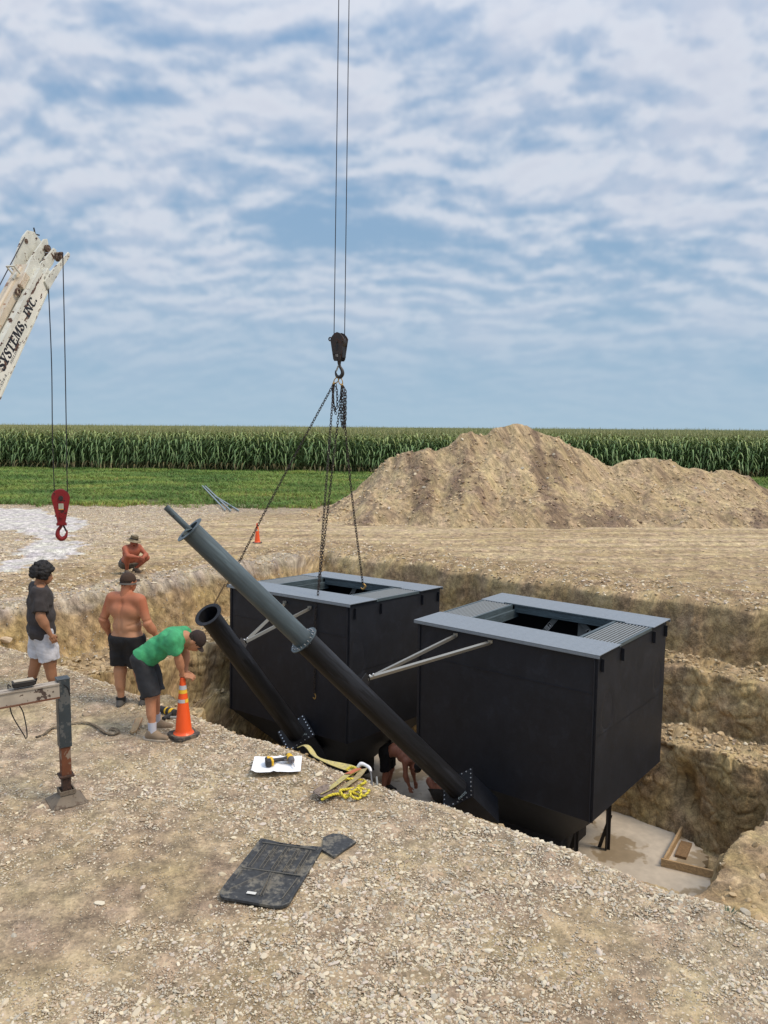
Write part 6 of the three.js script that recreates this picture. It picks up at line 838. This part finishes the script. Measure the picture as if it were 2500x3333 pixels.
  // beyond: pale chips on the yard, clods and crumbs on the benches and round the pit
  for (let i = 0; i < 90000; i++) { const z = -13 - 24 * Math.pow(r(), 0.8), x = inView(z); if (x > 1.5 && z < -27.8) continue; if (limeSpill(x, z) > 0.3) continue; const p = z > -26 ? pitDistances(x, z) : null; if (p && p.d1 > -0.05) continue; if (toT(x, z) > 5 && z > -15) continue; const left = sm(-5.5, -9.5, x + 0.1 * (z + 25)), road = sm(-20.5, -22.5, z) * sm(-30, -28, z), rough = p ? sm(-4, -0.8, p.d1) : 0; if (r() > 0.16 + 0.8 * left + 0.5 * rough - 0.12 * road) continue; const stone = r() < 0.45 + 0.4 * left, s = (0.010 + 0.030 * Math.pow(r(), 3)) * (1 + 0.25 * rough); (stone ? stones : clods).push([x, groundHeight(x, z) + s * 0.1, z, s, stone ? pick().map((v) => v * 1.08) : tone([0.50, 0.385, 0.235], 0.75, 0.4), 1]); }
  for (let i = 0; i < 60000; i++) { const s0 = -9.6 + 17 * r(), t0 = -5.2 + 11.5 * r(), P = fromST(s0, 0, t0), p = pitDistances(P.x, P.z); if (p.d1 < -0.9 || p.d3 > 0.2) continue; if (Math.abs(P.x) > 0.52 * -P.z + 1) continue; const lip = s0 < -7.6 && p.d1 < 0.55; if (!lip && p.d1 < 0) continue; const h = groundHeight(P.x, P.z), e = 0.06, slope = Math.hypot(groundHeight(P.x + e, P.z) - h, groundHeight(P.x, P.z + e) - h) / e; if (slope > 1.5 && !lip) continue; if (r() < (toS(P.x, P.z) > 3.4 ? 0.92 : 0.45)) continue; const s = lip ? 0.008 + 0.015 * r() * r() : 0.014 + 0.055 * Math.pow(r(), 3.2); const pale = r() < 0.10; (lip ? stones : clods).push([P.x, h + s * 0.25, P.z, s, lip ? tone([0.50, 0.465, 0.405], 0.7, 0.45) : pale ? pick() : tone([0.50, 0.385, 0.23], 0.7, 0.45), 2]); }
  for (let i = 0; i < 6500; i++) { const x = -3.5 + 24 * r(), z = -28.2 - 6 * r(), y = moundHeight(x, z); if (y < -0.02 || Math.abs(x) > 0.52 * -z + 1) continue; const s = 0.018 + 0.07 * Math.pow(r(), 5), dk = sm(0.1, 0.3, fbm(x * 0.42 + 3.1, z * 0.3 + y * 0.3, 9.2, 4)); clods.push([x, y + s * 0.2, z, s, r() < 0.10 ? pick() : tone(dk * 0.7 > r() ? [0.26, 0.185, 0.13] : [0.54, 0.42, 0.26], 0.8, 0.3), 2]); }
  put(big, stones, 'gravel', 'loose pale crushed stone on the ground'); put(grit, bits, 'grit', 'fine stone chips on the ground'); put(small, clods, 'clods', 'crumbled brown soil clods'); 
  const mats = PAL.map((p) => std(p, 0.9)); largest.sort((a, b) => b[3] / Math.hypot(b[0], b[2], 3.6) - a[3] / Math.hypot(a[0], a[2], 3.6));
  largest.slice(0, 290).forEach(([x, y, z, s], i) => { const m = part('stone', big[i % 6], mats[Math.floor(r() * mats.length)], ground); m.position.set(x, y, z); m.rotation.set((r() - 0.5) * 0.6, r() * 6.28, (r() - 0.5) * 0.6); m.scale.set(s * (0.9 + 0.5 * r()), s * (0.8 + 0.3 * r()), s); });
  console.log('stones', stones.length, bits.length, clods.length, largest.length);
  // boulders that stand out
  for (const [x, z, s, k, l] of [[-4.63, -10.95, 0.05, 7, 'brown stone on gravel beside the curly haired person'], [-3.68, -9.59, 0.045, 9, 'dark brown stone behind the outrigger post'], [-5.15, -19.47, 0.10, 8, 'tan boulder beyond the pit beside the squatting person'], [-4.85, -19.6, 0.08, 1, 'smaller tan boulder to the right of its neighbour beyond the pit'], [-7.35, -15.2, 0.13, 6, 'tan boulder on the gravel bank at far left']]) { const m = single('boulder', big[k % 6], std(PAL[k], 0.92), l, 'boulder'); m.position.set(x, groundHeight(x, z) + s * 0.25, z); m.rotation.y = k; m.scale.set(s * 1.2, s, s); }
}
renderer.render(scene, camera);
